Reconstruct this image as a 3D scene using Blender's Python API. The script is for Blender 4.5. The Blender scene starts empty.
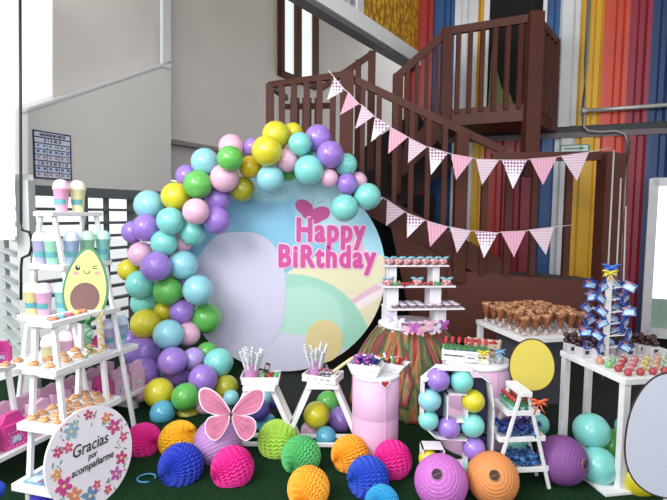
import bpy, bmesh, math, random
from mathutils import Vector, Matrix, Euler
random.seed(7)
SC = bpy.context.scene
COL = SC.collection
PI = math.pi
# ------------------------------------------------------------------ camera frame
F = 500.0; CH = 1.65
PITCH = math.atan(37/500.0); ROLL = 0.012
_F = Vector((0, math.cos(PITCH), -math.sin(PITCH)))
_R0 = Vector((1, 0, 0)); _U0 = _R0.cross(_F)
_R = _R0*math.cos(ROLL) + _U0*math.sin(ROLL)
_U = _U0*math.cos(ROLL) - _R0*math.sin(ROLL)
CAM = Vector((0, 0, CH))
def ray(px, py): return _F + _R*((px-333.5)/F) + _U*((250-py)/F)
def P(px, py, d):
    r = ray(px, py); return CAM + r*(d/r.y)
def PF(px, py, z=0.0):
    r = ray(px, py); return CAM + r*((z-CH)/r.z)
def PL(px, py, p0, ang):       # hit a vertical plane through p0 running along heading ang (deg from +Y towards +X)
    a = math.radians(ang); n = Vector((math.cos(a), -math.sin(a), 0)); r = ray(px, py)
    return CAM + r*((Vector((p0[0], p0[1], 0))-Vector((0, 0, 0))).dot(n)/r.dot(n))

# ------------------------------------------------------------------ materials
def lin(c):
    if isinstance(c, str): c = [int(c[i:i+2], 16)/255 for i in (0, 2, 4)]
    return tuple((x/12.92 if x <= .04045 else ((x+.055)/1.055)**2.4) for x in c[:3]) + (1,)
_mats = {}
def mat(name, c, rough=.55, noise=0.0, nscale=8, bump=0.0, bscale=60, metal=0, coat=0, sss=0, emit=0, alpha=1, trans=0, c2=None, stretch=None, spec=None):
    if name in _mats: return _mats[name]
    m = bpy.data.materials.new(name); m.use_nodes = True; nt = m.node_tree; N = nt.nodes; L = nt.links
    b = N['Principled BSDF']; b.inputs['Roughness'].default_value = rough; b.inputs['Metallic'].default_value = metal
    b.inputs['Base Color'].default_value = lin(c)
    if spec is not None: b.inputs['Specular IOR Level'].default_value = spec
    if coat: b.inputs['Coat Weight'].default_value = coat; b.inputs['Coat Roughness'].default_value = .12
    if sss: b.inputs['Subsurface Weight'].default_value = sss; b.inputs['Subsurface Radius'].default_value = (.06, .06, .06); b.inputs['Subsurface Scale'].default_value = 1
    if emit: b.inputs['Emission Color'].default_value = lin(c); b.inputs['Emission Strength'].default_value = emit
    if alpha < 1: b.inputs['Alpha'].default_value = alpha
    if trans: b.inputs['Transmission Weight'].default_value = trans
    if noise or bump:
        tc = N.new('ShaderNodeTexCoord'); mp = N.new('ShaderNodeMapping'); L.new(tc.outputs['Object'], mp.inputs[0])
        if stretch: mp.inputs['Scale'].default_value = stretch
    if noise:
        nz = N.new('ShaderNodeTexNoise'); nz.inputs['Scale'].default_value = nscale; nz.inputs['Detail'].default_value = 5
        L.new(mp.outputs[0], nz.inputs['Vector'])
        rp = N.new('ShaderNodeValToRGB'); a = lin(c); e = lin(c2) if c2 else tuple(x*(1-noise) for x in a[:3])+(1,)
        rp.color_ramp.elements[0].color = e; rp.color_ramp.elements[1].color = a
        rp.color_ramp.elements[0].position = .35; rp.color_ramp.elements[1].position = .62
        L.new(nz.outputs['Fac'], rp.inputs[0]); L.new(rp.outputs[0], b.inputs['Base Color'])
    if bump:
        n2 = N.new('ShaderNodeTexNoise'); n2.inputs['Scale'].default_value = bscale; L.new(mp.outputs[0], n2.inputs['Vector'])
        bp = N.new('ShaderNodeBump'); bp.inputs['Strength'].default_value = bump; bp.inputs['Distance'].default_value = .02
        L.new(n2.outputs['Fac'], bp.inputs['Height']); L.new(bp.outputs[0], b.inputs['Normal'])
    _mats[name] = m; return m
M = dict(
 white=mat('painted_white_wood', 'e9e9ea', .5, noise=.08, nscale=14, bump=.08, bscale=30),
 card=mat('white_card', 'e6e4e8', .6, noise=.03),
 brown=mat('brown_painted_steel', '52291f', .55, noise=.16, nscale=3, bump=.05, bscale=20, spec=.3),
 brown2=mat('brown_plate', '5c3229', .55, noise=.12, nscale=2, bump=.05, bscale=15, spec=.3),
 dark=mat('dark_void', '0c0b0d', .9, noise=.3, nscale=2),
 beige=mat('beige_plaster', 'dad7d3', .8, noise=.04, nscale=1.5, bump=.05, bscale=40),
 beige2=mat('warm_plaster', 'dcd6d0', .8, noise=.05, nscale=1.2, bump=.05, bscale=40),
 trimw=mat('white_trim', 'dedde0', .5, noise=.04),
 black=mat('black_cable', '1b1b20', .5, noise=.1),
)
# ------------------------------------------------------------------ mesh builder
class MB:
    def __init__(s): s.bm = bmesh.new(); s.mi = 0; s.sm = False
    def _fin(s, vs):
        fs = set()
        for v in vs:
            for f in v.link_faces: fs.add(f)
        for f in fs: f.material_index = s.mi; f.smooth = s.sm
        return s
    def box(s, c, size, rot=None):
        m = Matrix.Translation(Vector(c)) @ (rot.to_4x4() if rot else Matrix()) @ Matrix.Diagonal((*size, 1))
        return s._fin(bmesh.ops.create_cube(s.bm, size=1, matrix=m)['verts'])
    def bar(s, a, b, w, t, up=(0, 0, 1)):
        a = Vector(a); b = Vector(b); d = b-a; z = d.normalized(); u = Vector(up)
        if abs(z.dot(u)) > .98: u = Vector((0, 1, 0))
        x = u.cross(z).normalized(); y = z.cross(x)
        r = Matrix((x, y, z)).transposed()
        return s.box((a+b)/2, (w, t, d.length), r)
    def cyl(s, a, b, r0, r1=None, seg=16, caps=True):
        a = Vector(a); b = Vector(b); d = b-a; r1 = r0 if r1 is None else r1
        q = d.to_track_quat('Z', 'Y').to_matrix().to_4x4()
        m = Matrix.Translation((a+b)/2) @ q
        sm = s.sm
        r = s._fin(bmesh.ops.create_cone(s.bm, cap_ends=caps, segments=seg, radius1=r0, radius2=r1, depth=d.length, matrix=m)['verts'])
        return r
    def ball(s, c, r, sc=(1, 1, 1), seg=16, rot=None):
        m = Matrix.Translation(Vector(c)) @ (rot.to_4x4() if rot else Matrix()) @ Matrix.Diagonal((sc[0]*r, sc[1]*r, sc[2]*r, 1))
        old = s.sm; s.sm = True
        s._fin(bmesh.ops.create_uvsphere(s.bm, u_segments=seg, v_segments=max(6, seg//2), radius=1, matrix=m)['verts']); s.sm = old; return s
    def lathe(s, prof, c=(0, 0, 0), seg=24, fn=None, m=None):
        rings = []; c = Vector(c)
        for (r, z) in prof:
            ring = []
            for k in range(seg):
                a = 2*PI*k/seg; rr = r if fn is None else r*fn(a, z)
                v = Vector((rr*math.cos(a), rr*math.sin(a), z))
                if m: v = m @ v
                ring.append(s.bm.verts.new(c+v))
            rings.append(ring)
        for i in range(len(rings)-1):
            for k in range(seg):
                f = s.bm.faces.new((rings[i][k], rings[i][(k+1) % seg], rings[i+1][(k+1) % seg], rings[i+1][k]))
                f.material_index = s.mi; f.smooth = True
        for ring, rev in ((rings[0], True), (rings[-1], False)):
            try:
                f = s.bm.faces.new(ring[::-1] if rev else ring); f.material_index = s.mi
            except ValueError: pass
        return s
    def prism(s, pts, y0, y1, mx=None):      # outline in local x,z, thickness from y0 to y1
        A = [s.bm.verts.new(Vector((p[0], y0, p[1])) if mx is None else mx @ Vector((p[0], y0, p[1]))) for p in pts]
        B = [s.bm.verts.new(Vector((p[0], y1, p[1])) if mx is None else mx @ Vector((p[0], y1, p[1]))) for p in pts]
        fs = [s.bm.faces.new(A), s.bm.faces.new(B[::-1])]; n = len(pts)
        for i in range(n): fs.append(s.bm.faces.new((A[i], B[i], B[(i+1) % n], A[(i+1) % n])))
        for f in fs: f.material_index = s.mi
        return s
    def poly(s, pts):
        f = s.bm.faces.new([s.bm.verts.new(Vector(p)) for p in pts]); f.material_index = s.mi; return s
    def slab(s, pts, off):
        o = Vector(off); A = [s.bm.verts.new(Vector(p)) for p in pts]; B = [s.bm.verts.new(Vector(p)+o) for p in pts]; n = len(pts)
        fs = [s.bm.faces.new(A), s.bm.faces.new(B[::-1])]
        for i in range(n): fs.append(s.bm.faces.new((A[i], B[i], B[(i+1) % n], A[(i+1) % n])))
        for f in fs: f.material_index = s.mi
        return s
    def tube(s, pts, r, seg=8):
        pts = [Vector(p) for p in pts]; rings = []
        for i, p in enumerate(pts):
            d = (pts[min(i+1, len(pts)-1)]-pts[max(i-1, 0)]).normalized()
            q = d.to_track_quat('Z', 'Y').to_matrix()
            rings.append([s.bm.verts.new(p + q @ Vector((r*math.cos(2*PI*k/seg), r*math.sin(2*PI*k/seg), 0))) for k in range(seg)])
        for i in range(len(rings)-1):
            for k in range(seg):
                f = s.bm.faces.new((rings[i][k], rings[i][(k+1) % seg], rings[i+1][(k+1) % seg], rings[i+1][k])); f.smooth = True; f.material_index = s.mi
        for rg, rv in ((rings[0], 1), (rings[-1], 0)):
            f = s.bm.faces.new(rg[::-1] if rv else rg); f.material_index = s.mi
        return s
    def build(s, name, mats, parent=None, bevel=0, loc=None, solid=0):
        bmesh.ops.recalc_face_normals(s.bm, faces=s.bm.faces[:])
        me = bpy.data.meshes.new(name); s.bm.to_mesh(me); s.bm.free()
        for m in (mats if isinstance(mats, (list, tuple)) else [mats]): me.materials.append(m)
        o = bpy.data.objects.new(name, me); COL.objects.link(o)
        if parent: o.parent = parent
        if loc is not None: o.location = loc
        if bevel:
            b = o.modifiers.new('bevel', 'BEVEL'); b.width = bevel; b.segments = 2; b.limit_method = 'ANGLE'
        return o
def tag(o, label, cat, group=None, kind=None):
    if label: o['label'] = label
    if cat: o['category'] = cat
    if group: o['group'] = group
    if kind: o['kind'] = kind
    return o
def empty(name, loc, rz=0, label=None, cat=None, group=None):
    o = bpy.data.objects.new(name, None); COL.objects.link(o); o.location = loc; o.rotation_euler = (0, 0, rz)
    o.empty_display_size = .05
    return tag(o, label, cat, group)
def kids(o): return [c for c in bpy.data.objects if c.parent == o]
_tree = {}
def dup(o, loc, rz=0, label=None, cat=None, group=None, parent=None, sc=None):
    c = o.copy(); COL.objects.link(c)
    if parent is not None: c.parent = parent
    else:
        c.location = loc; c.rotation_euler = (0, 0, rz)
        if sc: c.scale = (sc, sc, sc)
        if label: c['label'] = label
        if cat: c['category'] = cat
        if group: c['group'] = group
    if o.name not in _tree: _tree[o.name] = kids(o)
    for k in _tree[o.name]: dup(k, None, parent=c)
    return c
def struct(o): o['kind'] = 'structure'; return o
def text(body, size, offset=0, extrude=.001, shear=0, align='CENTER', sx=1, sp=1):
    cu = bpy.data.curves.new('lettering', 'FONT'); cu.body = body; cu.size = size; cu.offset = offset; cu.extrude = extrude
    cu.shear = shear; cu.space_character = sp; cu.align_x = align; cu.align_y = 'CENTER'; cu.resolution_u = 3
    o = bpy.data.objects.new('tmp', cu); COL.objects.link(o); bpy.context.view_layer.update()
    me = bpy.data.meshes.new_from_object(o.evaluated_get(bpy.context.evaluated_depsgraph_get()))
    bpy.data.objects.remove(o)
    me.transform(Matrix.Rotation(PI/2, 4, 'X') @ Matrix.Diagonal((sx, 1, 1, 1)))   # stands in x,z facing -Y
    return me
def textobj(name, me, m, parent, loc=(0, 0, 0)):
    me.materials.clear(); me.materials.append(m); o = bpy.data.objects.new(name, me); COL.objects.link(o); o.parent = parent; o.location = loc; return o
ORD = ['first', 'second', 'third', 'fourth', 'fifth', 'sixth', 'seventh', 'eighth', 'ninth', 'tenth', 'eleventh', 'twelfth', 'thirteenth', 'fourteenth', 'fifteenth', 'sixteenth', 'seventeenth', 'eighteenth', 'nineteenth', 'twentieth', 'twenty-first', 'twenty-second', 'twenty-third', 'twenty-fourth', 'twenty-fifth', 'twenty-sixth']
def ell(cx, cz, rx, rz, n=32, rot=0):
    return [(cx+rx*math.cos(2*PI*k/n)*math.cos(rot)-rz*math.sin(2*PI*k/n)*math.sin(rot), cz+rx*math.cos(2*PI*k/n)*math.sin(rot)+rz*math.sin(2*PI*k/n)*math.cos(rot)) for k in range(n)]
def frame_look(o, d_face=None):   # turn an upright board towards the viewer side by heading
    pass

# ================================================================== SETTING
turf = mat('artificial_turf', '284f2f', .95, noise=.5, nscale=90, bump=1.0, bscale=260, c2='142c1b', spec=.1)
b = MB(); b.poly([(-5.6, -3, 0), (12, -3, 0), (12, 9, 0), (-1.15, 9, 0), (-3.35, 4.4, 0), (-5.6, 4.4, 0)]); struct(b.build('floor', turf))
b = MB(); b.poly([(-30, -10, -.02), (30, -10, -.02), (30, 30, -.02), (-30, 30, -.02)]); struct(b.build('floor_outside', mat('pale_paving', 'e4e4e2', .9, noise=.05, nscale=1)))
b = MB(); b.box((3, 4.2, 6.05), (11.2, 16, .1)); struct(b.build('ceiling', M['beige']))  # unseen ceiling above the view, put in for darkening

b = MB(); b.poly([(-.95, 4.0, .004), (2.3, 3.75, .004), (3.4, 4.6, .004), (3.4, 6.6, .004), (-1.0, 7.6, .004)]); struct(b.build('floor_dark_area', mat('dark_floor', '141a18', .95, noise=.4, nscale=20)))  # near-black area laid just over the turf
# left beige boxed stair underside with the safety poster
LP0 = P(28, 185, 4.8); LA = 24
ua = Vector((math.sin(math.radians(LA)), math.cos(math.radians(LA)), 0)); va = Vector((ua.y, -ua.x, 0))   # va points to the viewer's side
def L_(px, py, off=0.0): return PL(px, py, LP0+va*off, LA)
b = MB(); b.slab([L_(28, 110), L_(171, 62), L_(171, 192), L_(28, 185)], -va*.5); struct(b.build('wall_left', M['beige']))
b = MB(); b.slab([L_(53, -40, -.12), L_(163, -60, -.12), L_(163, 90, -.12), L_(53, 125, -.12)], -va*.02); struct(b.build('wall_upper_left', M['beige2']))
b = MB(); b.slab([L_(163, -60, .02), L_(171, -60, .02), L_(171, 69, .02), L_(163, 67, .02)], -va*.05); struct(b.build('trim_1', M['trimw']))
b = MB()
b.slab([L_(27, 108.5, .02), L_(171, 60.5, .02), L_(171, 63, .02), L_(27, 111.5, .02)], -va*.1); struct(b.build('trim_2', M['trimw']))
b = MB(); b.slab([L_(14, 184, .03), L_(190, 193, .03), L_(190, 202, .03), L_(14, 194, .03)], -va*.14); struct(b.build('trim_3', mat('grey_beam', '5f666a', .6, noise=.1)))
# far-left column and frame
col_m = mat('pale_column', 'd9dcde', .6, noise=.05)
b = MB(); b.slab([P(-30, -60, 4.2), P(15, -60, 4.2), P(15, 240, 4.2), P(-30, 240, 4.2)], (-.05, .04, 0)); struct(b.build('wall_far_left', col_m))
# slatted screen; backlit dark and hazy pale tones put into the slat colours
slat_l = mat('slat_grey_backlit', '5e6665', .6, noise=.15, nscale=4)
slat_w = mat('slat_pale_haze', 'c2c7c6', .6, noise=.1, nscale=4)
b = MB(); z = 1.80
A0 = L_(16, 250, -.02); A1 = L_(195, 250, -.02)
while z > .1:
    b.bar((A0.x, A0.y, z), (A1.x, A1.y, z), .07, .03); z -= .145
for px in (24, 86, 107, 133): 
    p = L_(px, 250, -.06); b.box((p.x, p.y, .95), (.05 if px != 133 else .12, .04, 1.9))
struct(b.build('wall_slatted', slat_l))
b = MB(); E = P(27, 240, 4.35); D = Vector((-.66, .75, 0)); z = 1.80
while z > .1:
    b.bar((E.x, E.y, z), (E.x+D.x*2.6, E.y+D.y*2.6, z), .075, .03); z -= .145
b.box((E.x, E.y, .95), (.11, .1, 1.9)); b.bar((E.x, E.y, 1.92), (E.x+D.x*2.6, E.y+D.y*2.6, 1.92), .12, .06)
for k in (1.3, 2.6): b.box((E.x+D.x*k, E.y+D.y*k, .95), (.08, .08, 1.9))
struct(b.build('wall_slatted_leaf', slat_w))
# cable down the left column
b = MB(); pts = [P(20, -20, 4.0), P(20.5, 100, 4.0), P(21, 222, 4.0), P(22, 230, 4.0), P(29, 232, 4.0), P(31, 237, 4.0), P(31, 250, 4.0), P(29, 255, 4.0), P(22, 258, 4.0), P(21, 268, 4.0), P(21, 300, 4.0)]
b.tube(pts, .011); tag(b.build('cable', M['black']), 'thin black cable running down beside the slatted screen at the left', 'cable')

# poster
e = empty('safety_poster', L_(53, 156, .012), -math.radians(LA)+PI/2-0.0, 'blue framed emergency instruction poster with pictogram rows on the beige wall', 'poster')
e.rotation_euler = (0, 0, math.atan2(ua.y, ua.x))
w = (L_(71.5, 156)-L_(34, 156)).length; h = (L_(53, 133.5)-L_(53, 180)).length
navy = mat('poster_navy', '27305e', .5, noise=.1); ppr = mat('poster_paper', 'd8dcea', .6, noise=.06, nscale=30)
b = MB(); b.box((0, 0, 0), (w, .004, h)); b.mi = 1
rowh = h/8.3
for r in range(8):
    zc = h/2-rowh*(r+.65)
    if r in (0, 1, 5): b.box((0, -.003, zc), (w*.93, .003, rowh*.78))
    else:
        for c in range(3):
            b.box((-w*.31+c*w*.31, -.003, zc), (w*.29, .003, rowh*.84))
for r in range(8):
    zc = h/2-rowh*(r+.65)
    if r in (0, 1, 5): continue
    for c in range(6):
        b.mi = 2 + ((r*2+c*3) % 3); b.box((-w*.385+c*w*.155, -.005, zc+rowh*.08), (w*.07, .002, rowh*.42))
b.build('poster_sheet', [navy, ppr, mat('pict_blue', '4668b0', .6, noise=.1), mat('pict_grey', '8f96ae', .6, noise=.1), mat('pict_rose', 'b08da8', .6, noise=.1)], e)
for r, s_, sz in ((0, 'QUE HACER EN CASO DE', .6), (1, 'S  I  S  M  O', .7), (5, 'I  N  C  E  N  D  I  O', .7)):
    textobj('lettering', text(s_, rowh*sz, .002, .0008, sx=.95 if r else .72), navy, e, (0, -.006, h/2-rowh*(r+.65)))

# beige back wall beyond the stair (heading 29 deg)
WB = P(172, 200, 7.0); WA = 29
ub = Vector((math.sin(math.radians(WA)), math.cos(math.radians(WA)), 0)); vb = Vector((ub.y, -ub.x, 0))
q0 = Vector((WB.x, WB.y, 0))-ub*1.0; q1 = q0+ub*10.5
b = MB(); b.slab([(q0.x, q0.y, 2.62), (q1.x, q1.y, 2.62), (q1.x, q1.y, 6.0), (q0.x, q0.y, 6.0)], -vb*.15); struct(b.build('wall_back_left', M['beige2']))
b = MB(); b.slab([(q0+vb*.03).to_tuple()[:2]+(2.58,), (q1+vb*.03).to_tuple()[:2]+(2.58,), (q1+vb*.03).to_tuple()[:2]+(2.64,), (q0+vb*.03).to_tuple()[:2]+(2.64,)], -vb*.2); struct(b.build('trim_4', mat('grey_strip', '8d8a86', .6, noise=.1)))
b = MB(); q2 = q0-vb*.12; q3 = q1-vb*.12
b.slab([(q2.x, q2.y, 2.1), (q3.x, q3.y, 2.1), (q3.x, q3.y, 2.62), (q2.x, q2.y, 2.62)], -vb*.1); struct(b.build('trim_5', mat('pale_band', 'd6cdcb', .7, noise=.05)))
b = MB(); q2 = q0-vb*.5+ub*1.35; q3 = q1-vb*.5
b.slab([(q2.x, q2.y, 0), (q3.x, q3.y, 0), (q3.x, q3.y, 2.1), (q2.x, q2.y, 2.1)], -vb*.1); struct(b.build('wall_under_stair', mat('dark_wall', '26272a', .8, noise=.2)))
# window on that wall
def B_(px, py, off=.03): return PL(px, py, WB+vb*off, WA)
e = empty('window_1', B_(300, 79)); struct(e)
o0 = Vector(e.location)
def sub(pts): return [Vector(p)-o0 for p in pts]
b = MB(); fr = .075
for (a0, a1, t0, t1) in (((282, -30), (285, -30), (285, 74), (282, 72)), ((297, -30), (302, -30), (302, 80.5), (297, 78)), ((315, -30), (319, -30), (319, 88), (315, 86)), ((282, 70), (319, 84), (319, 90), (282, 75))):
    b.slab(sub([B_(*a0, .1), B_(*a1, .1), B_(*t0, .1), B_(*t1, .1)]), -vb*.12)
b.build('window_frame', M['brown'], e)
glow = mat('sky_glass', 'e8f2f0', .2, noise=.1, nscale=2, emit=.75)  # pane emission stands in for the bright sky outside
b = MB(); b.slab(sub([B_(284, -30), B_(316, -30), B_(316, 86), B_(284, 72)]), -vb*.01); b.build('pane', glow, e)

# overhang with yellow scaly cladding and white beam (heading 33 deg)
OA = 33; O0 = P(415, 70, 7.5)
uo = Vector((math.sin(math.radians(OA)), math.cos(math.radians(OA)), 0)); vo = Vector((uo.y, -uo.x, 0))
def O_(px, py, off=0.0): return PL(px, py, O0+vo*off, OA)
def scales(name, c, c2):
    m = mat(name, c, .5, noise=.2, nscale=10); nt = m.node_tree; N = nt.nodes; L = nt.links
    v = N.new('ShaderNodeTexVoronoi'); v.inputs['Scale'].default_value = 11; tc = N.new('ShaderNodeTexCoord'); L.new(tc.outputs['Object'], v.inputs['Vector'])
    r = N.new('ShaderNodeValToRGB'); r.color_ramp.elements[0].color = lin(c); r.color_ramp.elements[1].color = lin(c2); r.color_ramp.elements[0].position = .2; r.color_ramp.elements[1].position = .75
    L.new(v.outputs['Distance'], r.inputs[0]); L.new(r.outputs[0], N['Principled BSDF'].inputs['Base Color'])
    bp = N.new('ShaderNodeBump'); bp.inputs['Distance'].default_value = .05; bp.inputs['Strength'].default_value = .9; bp.invert = True
    L.new(v.outputs['Distance'], bp.inputs['Height']); L.new(bp.outputs[0], N['Principled BSDF'].inputs['Normal']); return m
yel = scales('yellow_scales', 'eab424', 'b07c10'); whs = scales('white_scales', 'd9d9dc', '9a9aa2')
p0 = O_(280, -10); p1 = O_(415, 70)
zt = 3.8
def Oat(px): 
    q = O_(px, 100); return Vector((q.x, q.y, 0))
def oslab(pxa, pxb, z0, z1, off, thick, name, m):
    a = Oat(pxa)+vo*off; c = Oat(pxb)+vo*off; b = MB()
    b.slab([(a.x, a.y, z0), (c.x, c.y, z0), (c.x, c.y, z1), (a.x, a.y, z1)], -vo*thick); return struct(b.build(name, m))
oslab(250, 414, 3.79, 3.97, .1, .2, 'trim_6', mat('beam_white', 'f6f6f8', .5, noise=.03))
oslab(250, 414, 3.75, 3.795, .06, .15, 'trim_7', mat('grey_gutter', '7b7b80', .5, noise=.1))
oslab(358, 416, 3.95, 6.0, .03, .1, 'wall_yellow_cladding', yel)
oslab(255, 352, 3.95, 6.0, .03, .1, 'wall_white_cladding', whs)
oslab(352, 358, 3.95, 6.0, .06, .1, 'trim_8', M['trimw'])

# corrugated containers
C0 = P(415, 213, 7.5); CD = Vector((.916, -.40, 0)).normalized(); CN = Vector((-.40, -.916, 0)).normalized()
CANG = math.degrees(math.atan2(CD.x, CD.y))
def C_(px, py, off=0.0): return PL(px, py, C0+CN*off, CANG)
def Cs(px): return (C_(px, 100)-C0).dot(CD)
stripes = [(385, 'r'), (432, 'b'), (454, 'w'), (475, 'y'), (486, 'r'), (505, 'c'), (540, 'b'), (556, 'w'), (577, 'y'), (602, 'o'), (627, 'c'), (650, 'n'), (800, 'n')]
cm = dict(r='a92a26', b='1f4f86', w='d8dadd', y='d9a51e', o='c9442f', c='8f2238', n='1d3a68')
keys = list(cm); cmat = [mat('container_'+{'r':'red','b':'blue','w':'white','y':'yellow','o':'orange','c':'crimson','n':'navy'}[k], cm[k], .42, noise=.14, nscale=2.5, bump=.04, bscale=14) for k in keys]
def container(name, z0, z1, s0, s1):
    b = MB(); per = .24; prof = [(0, 0), (.07, 0), (.10, .035), (.17, .035), (.20, 0), (.24, 0)]
    xs = []; s = s0; 
    while s < s1:
        for (dx, dd) in prof[:-1]: xs.append((s+dx, dd))
        s += per
    prev = None
    bnd = [(Cs(p), k) for p, k in stripes]
    def colr(s):
        r = 'r'
        for t, k in bnd:
            if s >= t: r = k
        return keys.index(r)
    for (s, dd) in xs:
        p = C0+CD*s-CN*dd; cur = (b.bm.verts.new((p.x, p.y, z0)), b.bm.verts.new((p.x, p.y, z1)), s)
        if prev:
            f = b.bm.faces.new((prev[0], cur[0], cur[1], prev[1])); f.material_index = colr((prev[2]+s)/2)
        prev = cur
    o = b.build(name, cmat); m = o.modifiers.new('s', 'SOLIDIFY'); m.thickness = .02; m.offset = -1; return struct(o)
container('wall_container_lower', 0.12, 2.68, Cs(392), 5.4)
container('wall_container_upper', 2.82, 6.0, Cs(404), 5.4)
def cslab(name, pxs, zs, off, thick, m, st=True):
    a = C0+CD*Cs(pxs[0])+CN*off; c = C0+CD*Cs(pxs[1])+CN*off; b = MB()
    b.slab([(a.x, a.y, zs[0]), (c.x, c.y, zs[0]), (c.x, c.y, zs[1]), (a.x, a.y, zs[1])], -CN*thick)
    o = b.build(name, m); return struct(o) if st else o
cslab('trim_9', (392, 760), (2.67, 2.74), .03, .1, mat('container_rail', '6d5f66', .5, noise=.3, nscale=3))
cslab('trim_10', (392, 760), (2.735, 2.83), .0, .1, M['black'])
cslab('trim_11', (392, 760), (0, .14), .02, .1, M['dark'])
# upper doorway behind the balcony
e = struct(empty('door_1', C0+CD*Cs(513)+CN*.03)); e.location.z = 0
e.rotation_euler = (0, 0, math.atan2(CD.y, CD.x)); wd = Cs(540)-Cs(487)
b = MB(); b.box((0, .0, 4.35), (wd, .03, 2.9)); b.build('opening', M['dark'], e)
b = MB(); b.box((-wd/2-.03, -.03, 4.35), (.07, .06, 2.9)); b.box((wd/2+.02, -.03, 4.35), (.05, .06, 2.9)); b.build('door_frame', M['trimw'], e)
b = MB(); b.prism([(-wd/2+.02, 2.92), (-wd/2+.45, 2.92), (-wd/2+.3, 3.3), (-wd/2+.2, 3.36), (-wd/2+.05, 3.9)], -.05, -.02); b.build('interior_panel', mat('olive_panel', '6a7030', .6, noise=.2), e)
# bright glazed door at right
e = struct(empty('door_2', C0+CD*(Cs(652))+CN*.04)); e.location.z = 0; e.rotation_euler = (0, 0, math.atan2(CD.y, CD.x))
b = MB(); b.box((.06, -.02, 1.15), (.1, .08, 1.95)); b.box((.7, -.02, 2.08), (1.3, .08, .1)); b.box((.7, -.02, .2), (1.3, .08, .12)); b.build('door_frame', M['trimw'], e)
b = MB(); b.box((.75, .0, 1.35), (1.3, .02, 1.45)); b.build('pane', mat('outdoor_glow', 'f4f6f4', .2, noise=.03, emit=.9), e)  # pane emits in place of the bright outdoors behind the glass
b = MB(); b.box((.75, .0, .42), (1.3, .022, .42)); b.build('kick_panel', mat('green_panel', '9bb5a6', .4, noise=.1), e)
# exit sign
z_s = C_(570, 148, .05)
e = empty('exit_sign', C_(574.5, 148.5, .06), math.atan2(CD.y, CD.x), 'small green and white exit sign with an arrow on the yellow container stripe', 'sign')
grn = mat('sign_green', '2f8f6d', .5, noise=.05); 
b = MB(); b.box((0, 0, 0), (.34, .01, .1)); b.mi = 1; b.box((0, -.006, 0), (.31, .004, .072)); b.build('sign_plate', [grn, M['trimw']], e)
b = MB(); b.prism([(-.12, -.008), (.06, -.008), (.06, -.026), (.13, 0), (.06, .026), (.06, .008), (-.12, .008)], -.012, -.008); b.build('arrow', grn, e)
# conduits
cg = mat('conduit_grey', '8b8a86', .4, noise=.1, metal=.3)
b = MB(); b.tube([C_(590, -20, .07), C_(586, 60, .07), C_(583.5, 105, .07), C_(584, 127, .07), C_(588, 131, .07), C_(600, 132, .07), C_(616, 131, .07), C_(625, 134, .07), C_(628, 142, .07), C_(624, 200, .07), C_(621, 240, .07), C_(617, 330, .07)], .022)
tag(b.build('conduit', cg), 'grey electrical conduit bending down across the coloured container wall', 'conduit')
b = MB(); b.tube([C_(584, 111, .1), C_(640, 107, .1), C_(700, 102.5, .1)], .028); b.ball(C_(584, 111, .1), .045)
tag(b.build('pipe', mat('pipe_light', 'b9b6b2', .35, noise=.1, metal=.4)), 'horizontal light grey pipe across the upper container at the right', 'pipe')

# ================================================================== STAIRCASE
st = empty('staircase', (1.2, 5.7, 0), 0, 'dark brown steel staircase with balustrade climbing to the balcony of the container', 'staircase')
so = Vector(st.location)
def part(b, name, m=M['brown'], bevel=0):
    bmesh.ops.translate(b.bm, verts=b.bm.verts[:], vec=-so); return b.build(name, m, st, bevel)
def rail(a, c, w=.07, t=.06, name='handrail'): b = MB(); b.bar(a, c, t, w); return part(b, name)
def post(p, z0, z1, w=.1, name='newel_post'):
    b = MB(); b.box((p[0], p[1], (z0+z1)/2), (w, w, z1-z0)); return part(b, name)
def balus(a, c, n, drop, w=.045, ends=False):
    a = Vector(a); c = Vector(c)
    for i in range(1, n+1):
        p = a.lerp(c, i/(n+1)); b = MB(); b.box((p.x, p.y, p.z-drop/2), (w, w, drop)); part(b, 'baluster')
# left landing
a = P(270, 85, 6.2); c = P(347, 74, 5.7); c.z = a.z = 3.19
rail(a, c); post((a.x, a.y), 2.0, 3.20, .09); post((c.x, c.y), 0, 3.21, .15)
balus(a, c, 5, 1.2, .07)
bk = P(322, 88, 6.6); bk.z = 3.26; a2 = Vector((a.x+.1, a.y+1.0, 3.26)); rail(a, a2); rail(a2-Vector((0, 0, .12)), (bk.x+.1, 6.9, 3.1)); balus(a2, (bk.x, 6.9, 3.2), 5, 1.1)
b = MB(); b.slab([(a.x, a.y, 2.0), (c.x, c.y, 2.0), (c.x+.25, 6.9, 2.0), (a.x+.1, 7.3, 2.0)], (0, 0, .12)); part(b, 'landing')
# lower flight: from landing down to right platform
t0 = Vector((c.x, c.y, 3.17)); t1 = P(462, 134, 5.55); t2 = P(506, 152, 5.5)
rail(t0, t2, .08)
b = MB(); b.bar(t0-Vector((0, 0, 1.26)), t2-Vector((0, 0, 1.32)), .05, .27); part(b, 'stringer')
b = MB(); b.bar(t0+Vector((.1, .95, -1.26)), t2+Vector((0, .95, -1.32)), .05, .27); part(b, 'stringer')
balus(t0, t1, 6, 1.22, .055)
for i in range(7):
    p = t0.lerp(t2, (i+.6)/7.6)-Vector((0, 0, 1.15)); b = MB(); b.box((p.x, p.y+.47, p.z-.08), (.28, .9, .04)); part(b, 'tread')
post((t1.x, t1.y), .9, t1.z+.02, .13)
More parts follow.
